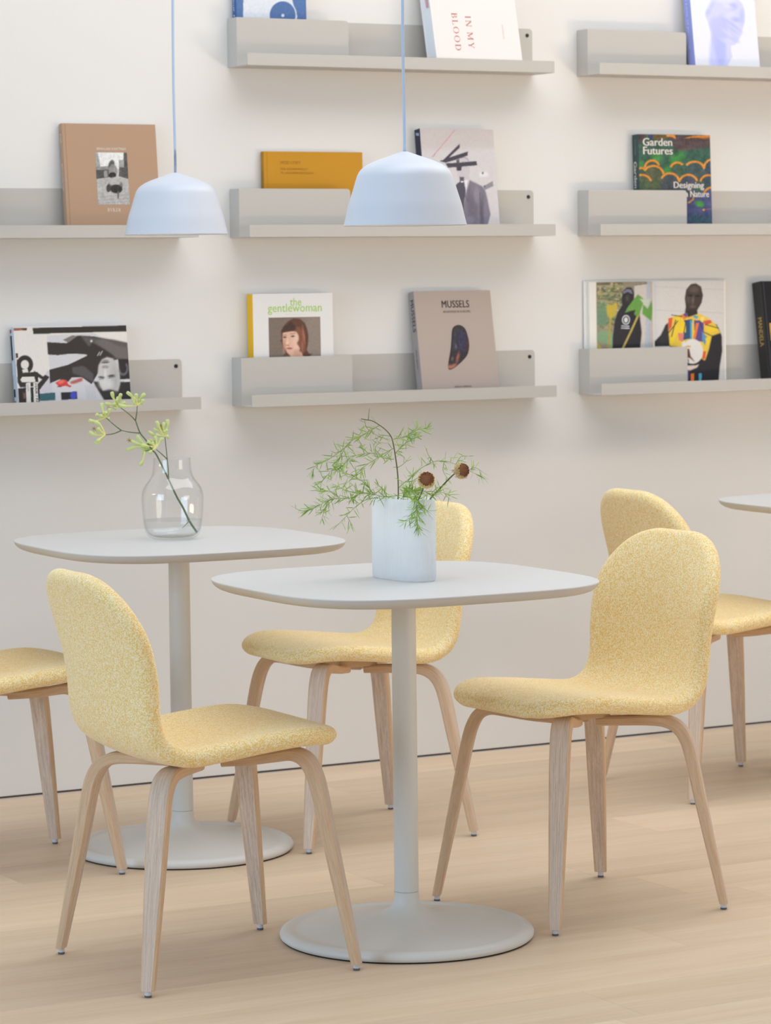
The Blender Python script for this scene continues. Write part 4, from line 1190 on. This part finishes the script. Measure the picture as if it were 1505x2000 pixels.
def make_leg(front, sgn):
    """bent plywood leg in the diagonal plane: list of (r, z, thickness, width)"""
    if front: keys = [(0.040, 0.3990, 0.018, 0.034), (0.10, 0.4050, 0.019, 0.036), (0.150, 0.4135, 0.021, 0.039), (0.185, 0.4185, 0.023, 0.041), (0.209, 0.4090, 0.025, 0.042), (0.2245, 0.386, 0.025, 0.042), (0.236, 0.350, 0.0245, 0.0415), (0.250, 0.285, 0.0235, 0.0395), (0.270, 0.190, 0.0215, 0.0355), (0.291, 0.090, 0.0190, 0.0305), (0.3075, 0.0125, 0.0170, 0.0265)]
    else: keys = [(0.040, 0.3960, 0.018, 0.034), (0.10, 0.3985, 0.019, 0.036), (0.150, 0.4005, 0.021, 0.039), (0.185, 0.3985, 0.023, 0.041), (0.211, 0.3870, 0.025, 0.042), (0.2285, 0.363, 0.025, 0.042), (0.240, 0.326, 0.0245, 0.0415), (0.254, 0.260, 0.0235, 0.0395), (0.272, 0.175, 0.0215, 0.0355), (0.291, 0.088, 0.0190, 0.0305), (0.3075, 0.0125, 0.0170, 0.0265)]
    pts = np.array(catmull(keys, 5))
    vs, fs = [], []
    ch = 0.0035
    for i, (r_, z, th_, wd) in enumerate(pts):
        a_, c_ = pts[max(i - 1, 0)], pts[min(i + 1, len(pts) - 1)]
        d = np.array([c_[0] - a_[0], c_[1] - a_[1]]); d /= np.linalg.norm(d)
        nr = np.array([-d[1], d[0]])       # outward / up side
        if i == len(pts) - 1: nr = np.array([1.0, 0.0]); 
        h, w = th_ / 2, wd / 2
        sec = [(w - ch, h), (w, h - ch), (w, -h + ch), (w - ch, -h), (-w + ch, -h), (-w, -h + ch), (-w, h - ch), (-w + ch, h)]
        for (b_, a2) in sec:
            vs.append((r_ + nr[0] * a2, b_, z + nr[1] * a2))
    n = 8
    for i in range(len(pts) - 1):
        for k in range(n): fs.append([i * n + k, i * n + (k + 1) % n, (i + 1) * n + (k + 1) % n, (i + 1) * n + k])
    fs.append(list(range(n - 1, -1, -1))); fs.append([(len(pts) - 1) * n + k for k in range(n)])
    dirv = np.array([0.22 if front else -0.22, 0.2145 * sgn]); dirv /= np.linalg.norm(dirv)
    lat = np.array([-dirv[1], dirv[0]])

    def to3(v): return (dirv[0] * v[0] + lat[0] * v[1], dirv[1] * v[0] + lat[1] * v[1], v[2])
    along = np.concatenate([[0], np.cumsum(np.linalg.norm(np.diff(pts[:, :2], axis=0), axis=1))])
    per = [0, .004, .02, .024, .055, .059, .075, .079]
    uv = [(per[k], along[i]) for i in range(len(pts)) for k in range(n)]
    mi = [0 if k in (3, 7) else 1 for i in range(len(pts) - 1) for k in range(n)] + [1, 1]
    return [to3(v) for v in vs], fs, to3, uv, mi


def make_chair():
    r = empty('upholstered_chair')
    make_shell(r)
    for front in (True, False):
        for sgn in (1, -1):
            vs, fs, to3, uv, mi = make_leg(front, sgn)
            o = mesh('leg', vs, fs, M_leg, r, True, 28, uv=uv)
            o.data.materials.append(M_ply)
            o.data.polygons.foreach_set('material_index', mi)
            bm = bmesh.new(); bm.from_mesh(o.data); bmesh.ops.recalc_face_normals(bm, faces=bm.faces); bm.to_mesh(o.data); bm.free()
            g = lathe([(0.0001, 0.0125), (0.0065, 0.0125), (0.0065, 0.0042), (0.0001, 0.0042)], 16)
            g2 = lathe([(0.0001, 0.0041), (0.0068, 0.0041), (0.0066, 0.0005), (0.0058, 0.0), (0.0001, 0.0)], 16)
            mesh('glide_pad', [to3((0.307 + v[0], v[1], v[2])) for v in g2[0]], [f[::-1] for f in g2[1]], M_gliderub, o, True, 40)
            gl = mesh('foot_glide', [to3((0.307 + v[0], v[1], v[2])) for v in g[0]], [f[::-1] if True else f for f in g[1]], M_glide, o, True, 40)
    # small bracket plate under the seat
    mesh('under_seat_plate', *box(-0.05, 0.05, -0.05, 0.05, 0.404, 0.424, 0.002), M_ply, r)
    return r


c0 = make_chair()
CHAIRS = [((2.5862, -1.987), -1.0, 'yellow upholstered chair with oak legs, nearest, its back turned to us'),
          ((3.4985, -1.917), 180 + 4.0, 'yellow upholstered chair at the right of the front table'),
          ((3.507, -0.886), 180 - 1.5, 'yellow upholstered chair seen behind the front table and frosted vase'),
          ((4.636, -0.818), -1.2, 'yellow upholstered chair at far right, its back behind the right-hand chair'),
          ((2.600, -0.862), -2.5, 'yellow upholstered chair cut off by the left edge of the picture')]
for i, ((x, y), rz, lab) in enumerate(CHAIRS):
    c = c0 if i == 0 else copy_tree(c0)
    c.location = (x, y, 0)
    c.rotation_euler = (0, 0, R(rz))
    tag(c, lab, 'chair', 'yellow upholstered chairs')

# ------------------------------------------------------------------ pendant lamps


def make_lamp():
    r = empty('pendant_lamp')
    outer = [(0.0040, 0.1490), (0.0095, 0.1476), (0.0336, 0.1390), (0.0500, 0.1336), (0.0633, 0.1285), (0.0763, 0.1222), (0.0875, 0.1140), (0.0949, 0.1040), (0.0990, 0.0929), (0.1042, 0.0761), (0.1100, 0.0575), (0.1153, 0.0409), (0.1205, 0.0180), (0.1250, 0.0)]
    op = [tuple(p) for p in catmull(outer, 4)]
    inn = [(max(r_ - 0.0016, 0.002), z - 0.0012) for r_, z in op[::-1]]
    mesh('shade', *lathe(op + [(0.1246, -0.0003), (0.1236, 0.0002)], 96), M_lamp, r, True, 50)
    mesh('shade_lining', *lathe([(0.1234, 0.0006)] + inn[1:], 96), M_lampin, r, True, 60)
    mesh('lamp_holder', *lathe([(0.0001, 0.142), (0.017, 0.138), (0.017, 0.095), (0.012, 0.094), (0.0001, 0.094)], 24), M_lampin, r, True, 40)
    mesh('bulb', *lathe([(0.010, 0.094), (0.013, 0.082), (0.024, 0.062), (0.0255, 0.05), (0.021, 0.036), (0.011, 0.027), (0.0001, 0.0245)], 24), mat('opal_bulb', hexc(244, 242, 236), 0.3), r, True, 60)
    return r


l0 = make_lamp()
LAMPS = [((3.079, -1.938, 1.443), (0.0, 0.0), 'pale blue-grey pendant lamp hanging above the front table'),
         ((3.1900, -0.618, 1.4455), (0.0, 0.0), 'pale blue-grey pendant lamp hanging above the rear table')]
for i, (p_, off, lab) in enumerate(LAMPS):
    l = l0 if i == 0 else copy_tree(l0)
    l.location = p_
    tag(l, lab, 'pendant lamp', 'pale pendant lamps')
    path = [(0, 0, 0.146), (0.0004, 0, 0.20), (-0.001, 0, 0.40), (0.0015 + 0.001 * i, 0, 0.75), (0.002, 0, 1.3), (0.002, 0, 2.1)]
    mesh('cord', *tube([tuple(q) for q in catmull(path, 5)], 0.0031, 10), M_cord, l, True)

# ------------------------------------------------------------------ glass vase with one stem


def thin_glass(name, tint, ior, rough=0.0):
    """thin clear wall: light passes straight through, surface reflects by its angle"""
    M = bpy.data.materials.new(name); M.use_nodes = True
    nt = M.node_tree; nt.nodes.clear()
    o = nt.nodes.new('ShaderNodeOutputMaterial'); mx = nt.nodes.new('ShaderNodeMixShader')
    tr = nt.nodes.new('ShaderNodeBsdfTransparent'); gl = nt.nodes.new('ShaderNodeBsdfGlossy'); lw = nt.nodes.new('ShaderNodeLayerWeight')
    tr.inputs[0].default_value = tint; gl.inputs['Roughness'].default_value = rough; lw.inputs['Blend'].default_value = 0.5
    pw = nt.nodes.new('ShaderNodeMath'); pw.operation = 'POWER'; pw.inputs[1].default_value = 4.0
    fr_ = nt.nodes.new('ShaderNodeMath'); fr_.operation = 'MULTIPLY_ADD'; fr_.inputs[1].default_value = 0.55; fr_.inputs[2].default_value = ((ior - 1) / (ior + 1)) ** 2
    nt.links.new(lw.outputs['Facing'], pw.inputs[0]); nt.links.new(pw.outputs[0], fr_.inputs[0])
    nt.links.new(fr_.outputs[0], mx.inputs[0]); nt.links.new(tr.outputs[0], mx.inputs[1]); nt.links.new(gl.outputs[0], mx.inputs[2]); nt.links.new(mx.outputs[0], o.inputs[0])
    return M


glass = thin_glass('clear_glass', (0.992, 0.996, 0.998, 1), 1.5)
water = thin_glass('water', (0.985, 0.993, 0.995, 1), 1.33)

VG = (3.0564, -0.8585, TOPZ)
gv = empty('glass_vase', VG)
tag(gv, 'clear glass vase with a narrow neck and some water on the rear table', 'vase')
out = [(0.0001, 0.0005), (0.038, 0.0005), (0.050, 0.003), (0.058, 0.0085), (0.064, 0.018), (0.0675, 0.030), (0.0700, 0.050), (0.0718, 0.075), (0.0726, 0.095), (0.0718, 0.108), (0.0685, 0.119), (0.0625, 0.129), (0.0555, 0.138), (0.0498, 0.147), (0.0466, 0.157), (0.0448, 0.168), (0.0440, 0.180), (0.0436, 0.1895)]
op = [tuple(p) for p in catmull(out, 4)]
wt = 0.0021
inn = []
for r_, z in op[::-1]:
    inn.append((max(r_ - wt, 0.0001), z if z > 0.03 else 0.006 + z * 0.8))
inn[0] = (op[-1][0] - wt, 0.1895)
rim = [(op[-1][0] - 0.0004, 0.1902), (op[-1][0] - wt + 0.0004, 0.1902)]
mesh('vase_body', *lathe(op + rim + inn, 72), glass, gv, True)
WL = 0.046
wp = [(max(r_ - wt - 0.00025, 0.0001), (z if z > 0.03 else 0.006 + z * 0.8) + 0.0002) for r_, z in op if z < WL]
wp.append((wp[-1][0], WL)); wp.append((0.0001, WL))
mesh('water', *lathe(wp, 72), water, gv, True, 50)

stemg = mat('green_stem', hexc(84, 104, 66), 0.55)
stemg2 = mat('olive_stem', hexc(108, 106, 62), 0.6)


def view_pt(dx, dz, dep, base):
    """offsets measured across the picture plane through base: right, up, away"""
    v = Vector(base) + rgt * dx + Vector((0, 0, 1)) * dz + Vector((fwd.x, fwd.y, 0)).normalized() * dep
    return tuple(v)


SCG = 833.0 * 5.375          # drawing units per metre
BG = (VG[0], VG[1], TOPZ)


def kg(X, Y, dep=0.0): return view_pt((X - 957) / SCG, (1625 - Y) / SCG, dep, BG)


kp = empty('flower_stem', kg(1190, 1560, 0.0))
tag(kp, 'sprig of yellow green kangaroo paw flowers standing in the clear glass vase', 'flower')


def rel(root, pts): return [tuple(Vector(p) - Vector(root.location)) for p in pts]


def stem_part(name, root, pts, r0, r1, material, n=4):
    path = [tuple(p) for p in catmull(rel(root, pts), n)]
    rad = [r0 + (r1 - r0) * i / (len(path) - 1) for i in range(len(path))]
    return mesh(name, *tube(path, rad, 8), material, root, True)


stem_part('main_stem', kp, [kg(1205, 1560, .01), kg(1130, 1440, .008), kg(1060, 1290, .006), kg(1000, 1180, .004), kg(915, 985, 0), kg(800, 740, -.004), kg(750, 680, -.005), kg(690, 580, -.006), kg(630, 500, -.008), kg(585, 370, -.008)], 0.0027, 0.0014, stemg)
for q in ([kg(585, 372, -.008), kg(600, 300, -.012), kg(610, 212, -.014)], [kg(585, 372, -.008), kg(520, 310, 0), kg(408, 224, .006)], [kg(632, 505, -.008), kg(540, 495, -.014), kg(440, 473, -.018)], [kg(440, 473, -.018), kg(370, 420, -.014), kg(272, 335, -.010)], [kg(440, 473, -.018), kg(365, 503, -.024), kg(280, 515, -.028)],
          [kg(918, 985, 0), kg(916, 900, .006), kg(905, 785, .010), kg(895, 680, .012), kg(884, 545, .012)], [kg(905, 787, .010), kg(850, 730, .004), kg(795, 680, 0)], [kg(752, 684, -.005), kg(680, 690, -.012)]):
    stem_part('branch', kp, q, 0.0014, 0.0009, stemg)
stem_part('side_shoot', kp, [kg(1120, 1445, .008), kg(1085, 1480, .004), kg(1055, 1510, .002)], 0.0010, 0.0005, stemg)

paw = mat('paw_petals', hexc(204, 214, 120), 0.7)
nt, b, N, Lk = nodes(paw)
at = N('ShaderNodeAttribute'); at.attribute_name = 'Col'; Lk(at.outputs['Color'], b.inputs['Base Color'])
b.inputs['Subsurface Weight'].default_value = 0.0
rng = random.Random(11)
CL = [((610, 212), -.014, [(505, 72), (600, 92), (693, 92), (425, 215), (640, 150), (580, 180)]),
      ((405, 222), .006, [(340, 72), (437, 92), (268, 195), (350, 242), (400, 130), (480, 190)]),
      ((272, 335), -.010, [(230, 188), (318, 238), (102, 362), (175, 300), (290, 280)]),
      ((275, 512), -.028, [(165, 372), (112, 478), (158, 602), (200, 440)]),
      ((880, 545), .012, [(800, 385), (912, 368), (842, 425), (712, 495), (770, 470), (880, 400), (920, 540)]),
      ((795, 660), .0, [(512, 580), (590, 535), (478, 685), (648, 722), (640, 628), (780, 540), (700, 590), (860, 560), (740, 640)]),
      ((680, 700), -.012, [(620, 845)])]
for (cx_, cy_), dp, tips in CL:
    tips = tips + [(cx_ + (tx_ - cx_) * rng.uniform(.35, .6) + rng.uniform(-40, 40), cy_ + (ty_ - cy_) * rng.uniform(.35, .6) + rng.uniform(-40, 40)) for (tx_, ty_) in tips if len(tips) > 1]
    for (tx_, ty_) in tips:
        d1 = dp + rng.uniform(-.012, .012)
        A_, B_ = np.array(kg(cx_, cy_, dp)), np.array(kg(tx_, ty_, d1))
        L_ = np.linalg.norm(B_ - A_)
        side = np.cross(B_ - A_, np.array(fwd)); side /= np.linalg.norm(side) + 1e-9
        bend = side * L_ * rng.uniform(-.14, .14)
        path = [A_, A_ * .66 + B_ * .34 + bend * .7, A_ * .33 + B_ * .67 + bend, B_]
        path = catmull(rel(kp, path), 4)
        n = len(path)
        k_ = min(1.0, L_ / 0.026)
        rad = [(0.0017 + 0.0009 * (i / n) + (0.0021 * smooth((i / (n - 1) - .5) / .3) if i < n - 1 else 0.0008)) * (0.75 + .25 * k_) for i in range(n)]
        vs, fs = tube([tuple(p) for p in path], rad, 8)
        o = mesh('flower', vs, fs, paw, kp, True)
        ca = o.data.color_attributes.new('Col', 'FLOAT_COLOR', 'POINT')
        cs = []
        for i in range(n):
            f_ = i / (n - 1)
            c_ = np.array([238, 230, 150]) * (1 - f_) + np.array([196, 212, 142]) * f_
            cs += [list(lin(c_ / 255)) + [1]] * 8
        ca.data.foreach_set('color', np.array(cs).ravel())
anth = mat('orange_anthers', hexc(176, 132, 60), 0.7)
for (cx_, cy_, dp) in ((512, 580, 0.0), (160, 450, -.028), (842, 430, .01), (310, 240, -.01)):
    parts = []
    c_ = Vector(kg(cx_, cy_, dp)) - kp.location
    for k in range(6):
        a_ = 2 * math.pi * k / 6 + 0.3
        tip = c_ + (rgt * math.cos(a_) + Vector((0, 0, 1)) * math.sin(a_)) * 0.0052 - fwd * 0.003
        parts.append(tube([tuple(c_), tuple((c_ + tip) / 2), tuple(tip)], [0.0006, 0.0006, 0.0009], 5))
    mesh('anthers', *merge(parts), anth, kp, True)

# ------------------------------------------------------------------ frosted ridged vase
VR = (3.040, -1.987, TOPZ)
fr = mat('frosted_white_glass', (0.97, 0.98, 0.99, 1), 0.38, 0.4)
nt, b, N, Lk = nodes(fr)
b.inputs['Transmission Weight'].default_value = 0.42; b.inputs['IOR'].default_value = 1.25
tl_ = N('ShaderNodeBsdfTranslucent'); tl_.inputs[0].default_value = (0.95, 0.97, 0.99, 1)
mx = N('ShaderNodeMixShader'); mx.inputs[0].default_value = 0.47
Lk(b.outputs[0], mx.inputs[1]); Lk(tl_.outputs[0], mx.inputs[2]); Lk(mx.outputs[0], nt.nodes['Material Output'].inputs[0])
fv = empty('ridged_vase', VR)
fv.rotation_euler = (0, 0, R(5))
tag(fv, 'frosted white flat oval vase with fine vertical ridges on the front table', 'vase')


def vase_ring(hl, hw, amp, N=480, ridges=80):
    """flattened oval plan, long axis along y"""
    out = []
    n = 2.7
    for k in range(N):
        t = 2 * math.pi * k / N
        c, s = math.cos(t), math.sin(t)
        d = (abs(c / hw) ** n + abs(s / hl) ** n) ** (-1 / n)
        x, y = d * c, d * s
        out.append((x, y))
    P_ = np.array(out + [out[0]])
    L_ = np.concatenate([[0], np.cumsum(np.linalg.norm(np.diff(P_, axis=0), axis=1))])
    res = []
    for k in range(N):
        ph = 2 * math.pi * ridges * L_[k] / L_[-1]
        w_ = amp * abs(math.sin(ph / 2))
        nx, ny = P_[k] / np.linalg.norm(P_[k])
        res.append((P_[k][0] + nx * w_, P_[k][1] + ny * w_))
    return res


HL, HW_, HV = 0.0860, 0.0400, 0.165
rings = [(0.004, 0.0, 0.0004), (0.0012, 0.0, 0.002), (0.0, 0.0, 0.005), (0.0, 0.0010, 0.009), (0.0, 0.0010, 0.152), (0.0, 0.0006, 0.158), (0.0004, 0.0, HV - 0.0006), (0.0010, 0.0, HV), (0.0022, 0.0, HV), (0.0028, 0.0, HV - 0.0008), (0.0028, 0.0, 0.010), (0.006, 0, 0.007)]
vs, fs = [], []
NV = 480
for ins, amp, z in rings: vs += [(x, y, z) for x, y in vase_ring(HL - ins, HW_ - ins, amp, NV)]
for i in range(len(rings) - 1):
    for k in range(NV): fs.append([i * NV + k, i * NV + (k + 1) % NV, (i + 1) * NV + (k + 1) % NV, (i + 1) * NV + k])
fs.append(list(range(NV - 1, -1, -1))); fs.append([(len(rings) - 1) * NV + k for k in range(NV)])
mesh('vase_body', vs, fs, fr, fv, True, 60)

# ------------------------------------------------------------------ asparagus fern
SCF = 961.0 * 3.7625
BF = (VR[0], VR[1], TOPZ)


def kf(X, Y, dep=0.0): return view_pt((X - 820) / SCF, (1300 - Y) / SCF, dep, BF)


fern = empty('fern_sprig', kf(745, 1230, 0.0))
tag(fern, 'airy green asparagus fern sprig spreading from the frosted vase', 'plant')
stem_part('main_stem', fern, [kf(700, 1220, .0), kf(740, 1000, .002), kf(780, 730, .004), kf(785, 650, .004), kf(782, 540, .002), kf(770, 430, 0), kf(755, 330, -.004), kf(738, 260, -.006), kf(700, 210, -.008), kf(650, 170, -.010), kf(600, 140, -.012), kf(550, 130, -.013), kf(520, 125, -.014)], 0.0016, 0.0009, stemg2)
stem_part('tip_shoot', fern, [kf(572, 130, -.012), kf(576, 90, -.012), kf(582, 50, -.012)], 0.0007, 0.0004, stemg2)
BR = [  # points (x, y, depth), needle spacing, needle length, spread
    ([(755, 425, 0), (690, 414, -.01), (640, 385, -.02), (570, 372, -.03), (500, 380, -.04), (440, 395, -.05)], 17, 1.0),
    ([(752, 345, 0), (700, 375, .01), (640, 415, .02), (540, 480, .03), (470, 545, .03), (400, 610, .03)], 15, 1.0),
    ([(650, 175, -.01), (520, 245, -.02), (450, 280, -.025), (400, 330, -.03), (350, 430, -.04), (280, 515, -.045), (215, 590, -.05)], 11, 1.0),
    ([(400, 330, -.03), (330, 380, -.035), (270, 420, -.03), (200, 450, -.03), (155, 500, -.03)], 13, 1.0),
    ([(440, 395, -.05), (400, 440, -.05), (360, 470, -.05), (300, 520, -.05)], 9, 1.0),
    ([(778, 690, .004), (690, 692, -.01), (600, 672, -.03), (520, 655, -.045), (430, 640, -.06), (350, 600, -.07)], 10, 1.0),
    ([(600, 672, -.03), (560, 600, -.03), (500, 560, -.03), (420, 520, -.03), (350, 500, -.02)], 11, 1.0),
    ([(520, 655, -.045), (440, 690, -.05), (360, 690, -.06), (280, 700, -.07), (200, 740, -.075), (130, 770, -.08)], 8, 1.0),
    ([(130, 770, -.08), (80, 770, -.08), (35, 748, -.08)], 40, 0.6),
    ([(360, 690, -.06), (300, 640, -.06), (240, 640, -.05), (200, 620, -.05)], 10, 1.0),
    ([(280, 700, -.07), (250, 770, -.07), (230, 830, -.07)], 10, 0.9),
    ([(640, 700, -.02), (560, 705, -.03), (480, 750, -.05), (410, 815, -.06), (345, 880, -.06)], 22, 1.05),
    ([(410, 815, -.06), (450, 890, -.06)], 28, 1.0),
    ([(700, 692, -.01), (680, 640, -.03), (640, 600, -.04)], 15, 0.9),
    ([(640, 415, .02), (620, 350, .02), (650, 300, .02)], 24, 0.9),
    ([(540, 372, -.03), (520, 310, -.03), (500, 270, -.03)], 18, 0.9),
    ([(755, 275, -.006), (820, 262, -.01), (880, 235, -.014), (940, 205, -.02), (1000, 200, -.02)], 9, 1.05),
    ([(765, 380, -.002), (830, 320, .01), (880, 280, .02), (930, 270, .03)], 10, 1.0),
    ([(735, 255, -.006), (690, 250, .01), (650, 260, .02), (630, 290, .02)], 22, 0.8),
    ([(545, 130, -.013), (560, 190, -.01), (620, 240, 0), (690, 275, .01)], 40, 0.7),
    ([(775, 490, .002), (820, 465, .01), (855, 430, .015)], 40, 0.8),
    ([(790, 630, .004), (880, 552, -.01), (960, 482, -.02), (1040, 440, -.03), (1120, 432, -.04), (1200, 455, -.05), (1290, 500, -.05), (1390, 545, -.05)], 20, 1.05),
    ([(1040, 440, -.03), (1010, 400, -.03), (990, 350, -.03)], 40, 0.7),
    ([(1120, 432, -.04), (1110, 500, -.03), (1140, 560, -.03)], 26, 0.9),
    ([(1200, 455, -.05), (1240, 400, -.05), (1290, 395, -.05)], 22, 0.9),
    ([(1290, 500, -.05), (1340, 480, -.05), (1400, 515, -.05)], 16, 0.9),
    ([(800, 720, .0), (850, 660, -.03), (900, 640, -.06), (915, 700, -.085), (912, 780, -.09), (918, 850, -.09), (920, 910, -.09)], 5.5, 1.15),
    ([(900, 640, -.06), (960, 640, -.07), (1020, 660, -.075), (1090, 650, -.075), (1160, 678, -.075)], 9, 1.05),
    ([(850, 660, -.03), (880, 590, -.04), (890, 520, -.04)], 14, 0.9),
    ([(915, 700, -.085), (970, 760, -.085), (1000, 800, -.085)], 9, 1.05),
    ([(915, 760, -.09), (870, 830, -.09), (830, 860, -.09)], 11, 1.0),
    ([(1020, 660, -.075), (1060, 620, -.07), (1100, 610, -.07)], 13, 0.9),
]
rng = random.Random(21)
needles = {0: [], 1: [], 2: []}
twigm = mat('green_twig', hexc(146, 164, 92), 0.6)


def needle(p, d, L_, w_):
    d = d.normalized()
    a_ = d.cross(Vector((rng.uniform(-1, 1), rng.uniform(-1, 1), rng.uniform(-1, 1)))).normalized()
    b_ = d.cross(a_)
    bend = b_ * L_ * rng.uniform(-.10, .10)
    vs = [tuple(p)]
    for f_, k_ in ((0.3, 1.0), (0.7, 0.85)):
        c_ = p + d * L_ * f_ + bend * f_
        vs += [tuple(c_ + a_ * w_ * k_), tuple(c_ + b_ * w_ * .35 * k_), tuple(c_ - a_ * w_ * k_), tuple(c_ - b_ * w_ * .35 * k_)]
    vs.append(tuple(p + d * L_))
    fs = [[0, 1 + k, 1 + (k + 1) % 4] for k in range(4)]
    fs += [[1 + k, 5 + k, 5 + (k + 1) % 4, 1 + (k + 1) % 4] for k in range(4)]
    fs += [[9, 5 + (k + 1) % 4, 5 + k] for k in range(4)]
    return vs, fs


for pts, sp_, ln in BR:
    P3 = [Vector(p) for p in catmull(rel(fern, [kf(*q) for q in pts]), 8)]
    mesh('twig', *tube([tuple(p) for p in P3], [0.00075 - 0.0004 * i / len(P3) for i in range(len(P3))], 5), twigm, fern, True)
    step = sp_ * 0.57 / SCF
    acc = 0.0
    for i in range(1, len(P3)):
        seg_ = P3[i] - P3[i - 1]
        acc += seg_.length
        while acc > step:
            acc -= step
            p = P3[i] - seg_.normalized() * min(acc, seg_.length)
            if rng.random() < .12: continue
            d = seg_.normalized() * rng.uniform(.15, .9) + Vector((rng.gauss(0, 1), rng.gauss(0, 1), rng.gauss(0, 1))).normalized() * .95
            needles[rng.choice((0, 0, 1, 2))].append(needle(p, d, ln * rng.uniform(.0150, .0290), rng.uniform(.00070, .00105)))
    needles[0].append(needle(P3[-1], P3[-1] - P3[-2], ln * 0.016, 0.0007))
for k, c_ in ((0, (156, 194, 70)), (1, (182, 214, 96)), (2, (124, 170, 66))):
    o = mesh('needle_foliage', *merge(needles[k]), mat('fern_green_%d' % k, hexc(*c_), 0.55, 0.35), fern, True)
    o['kind'] = 'stuff'

# ------------------------------------------------------------------ two pincushion flower heads
brn = mat('seed_brown', hexc(124, 66, 44), 0.8)
crm = mat('seed_cream', hexc(226, 208, 150), 0.8)
pnk = mat('petal_pink', hexc(222, 190, 184), 0.8)


def pincushion(label, X, Y, dep, R_, face, stem_pts):
    root = empty('pincushion_flower', kf(*stem_pts[-1]))
    tag(root, label, 'flower', 'brown pincushion flower heads in the frosted vase')
    c_ = Vector(kf(X, Y, dep)) - root.location
    f_ = Vector(face).normalized()
    stem_part('stem', root, [tuple(c_ + root.location - f_ * R_ * .8)] + [kf(*q) for q in stem_pts], 0.0014, 0.0017, stemg)
    vs, fs = lathe([(0.0001, 1), (0.38, .92), (0.71, .71), (0.92, .38), (1.0, 0), (0.9, -.35), (0.55, -.7), (0.2, -.85), (0.0001, -.88)], 24)
    q = f_.to_track_quat('Z', 'Y')
    mesh('flower_head', [tuple(c_ + q @ Vector((v[0] * R_ * .86, v[1] * R_ * .86, v[2] * R_ * .80))) for v in vs], fs, mat('head_core', hexc(170, 128, 84), 0.9), root, True)
    groups = {'b': [], 'c': []}
    r_ = random.Random(int(X))
    n = 330
    for i in range(n):
        cz = 1 - 1.45 * (i + .5) / n
        sz = math.sqrt(max(0, 1 - cz * cz)); a_ = i * 2.39996
        d = Vector((sz * math.cos(a_), sz * math.sin(a_), cz))
        inner = cz > .50 + r_.uniform(-.10, .10)
        L_ = R_ * (.92 + r_.uniform(0, .13))
        w_ = R_ * (.058 if inner else .062)
        b0 = d * R_ * .70
        t_ = d * L_
        s1 = d.cross(Vector((.3, .5, .8))).normalized(); s2 = d.cross(s1)
        V = [b0 + s1 * w_ * .5, b0 + s2 * w_ * .5, b0 - s1 * w_ * .5, b0 - s2 * w_ * .5]
        V += [t_ * .96 + s1 * w_, t_ * .96 + s2 * w_, t_ * .96 - s1 * w_, t_ * .96 - s2 * w_, t_]
        F = [[k, (k + 1) % 4, 4 + (k + 1) % 4, 4 + k] for k in range(4)] + [[4 + k, 4 + (k + 1) % 4, 8] for k in range(4)]
        groups['b' if inner else 'c'].append(([tuple(c_ + q @ Vector((v.x, v.y, v.z * .92))) for v in V], F))
    for key, nm, mt in (('b', 'inner_florets', brn), ('c', 'outer_florets', crm)):
        o = mesh(nm, *merge(groups[key]), mt, root)
        o['kind'] = 'stuff'
    return root, c_, q


pincushion('brown pincushion flower head low over the frosted vase, left of its pair', 985, 555, -.095, .0180, (-fwd.x + .1, -fwd.y, .35), [(950, 650, -.085), (920, 720, -.06), (880, 790, -.03), (790, 1000, .0), (700, 1190, .01)])
rt, c_, q = pincushion('brown pincushion flower head at the tip of the fern, right of its pair', 1238, 495, -.08, .0170, (-fwd.x + .75, -fwd.y - .1, .25), [(1165, 540, -.07), (1090, 620, -.06), (1000, 730, -.03), (880, 950, .0), (760, 1190, .01)])
for dx, dy, dz in ((-.016, -.004, -.002), (-.0185, -.006, .002), (-.010, -.008, -.012), (.008, -.012, -.014)):
    p = c_ + rgt * dx + Vector((0, 0, 1)) * dz - fwd * .006
    vs, fs = lathe([(0.0001, .0030), (.0030, .0010), (.0036, -.0010), (0.0001, -.0020)], 8)
    mesh('petal', [tuple(p + Vector(v)) for v in vs], fs, pnk, rt, True)
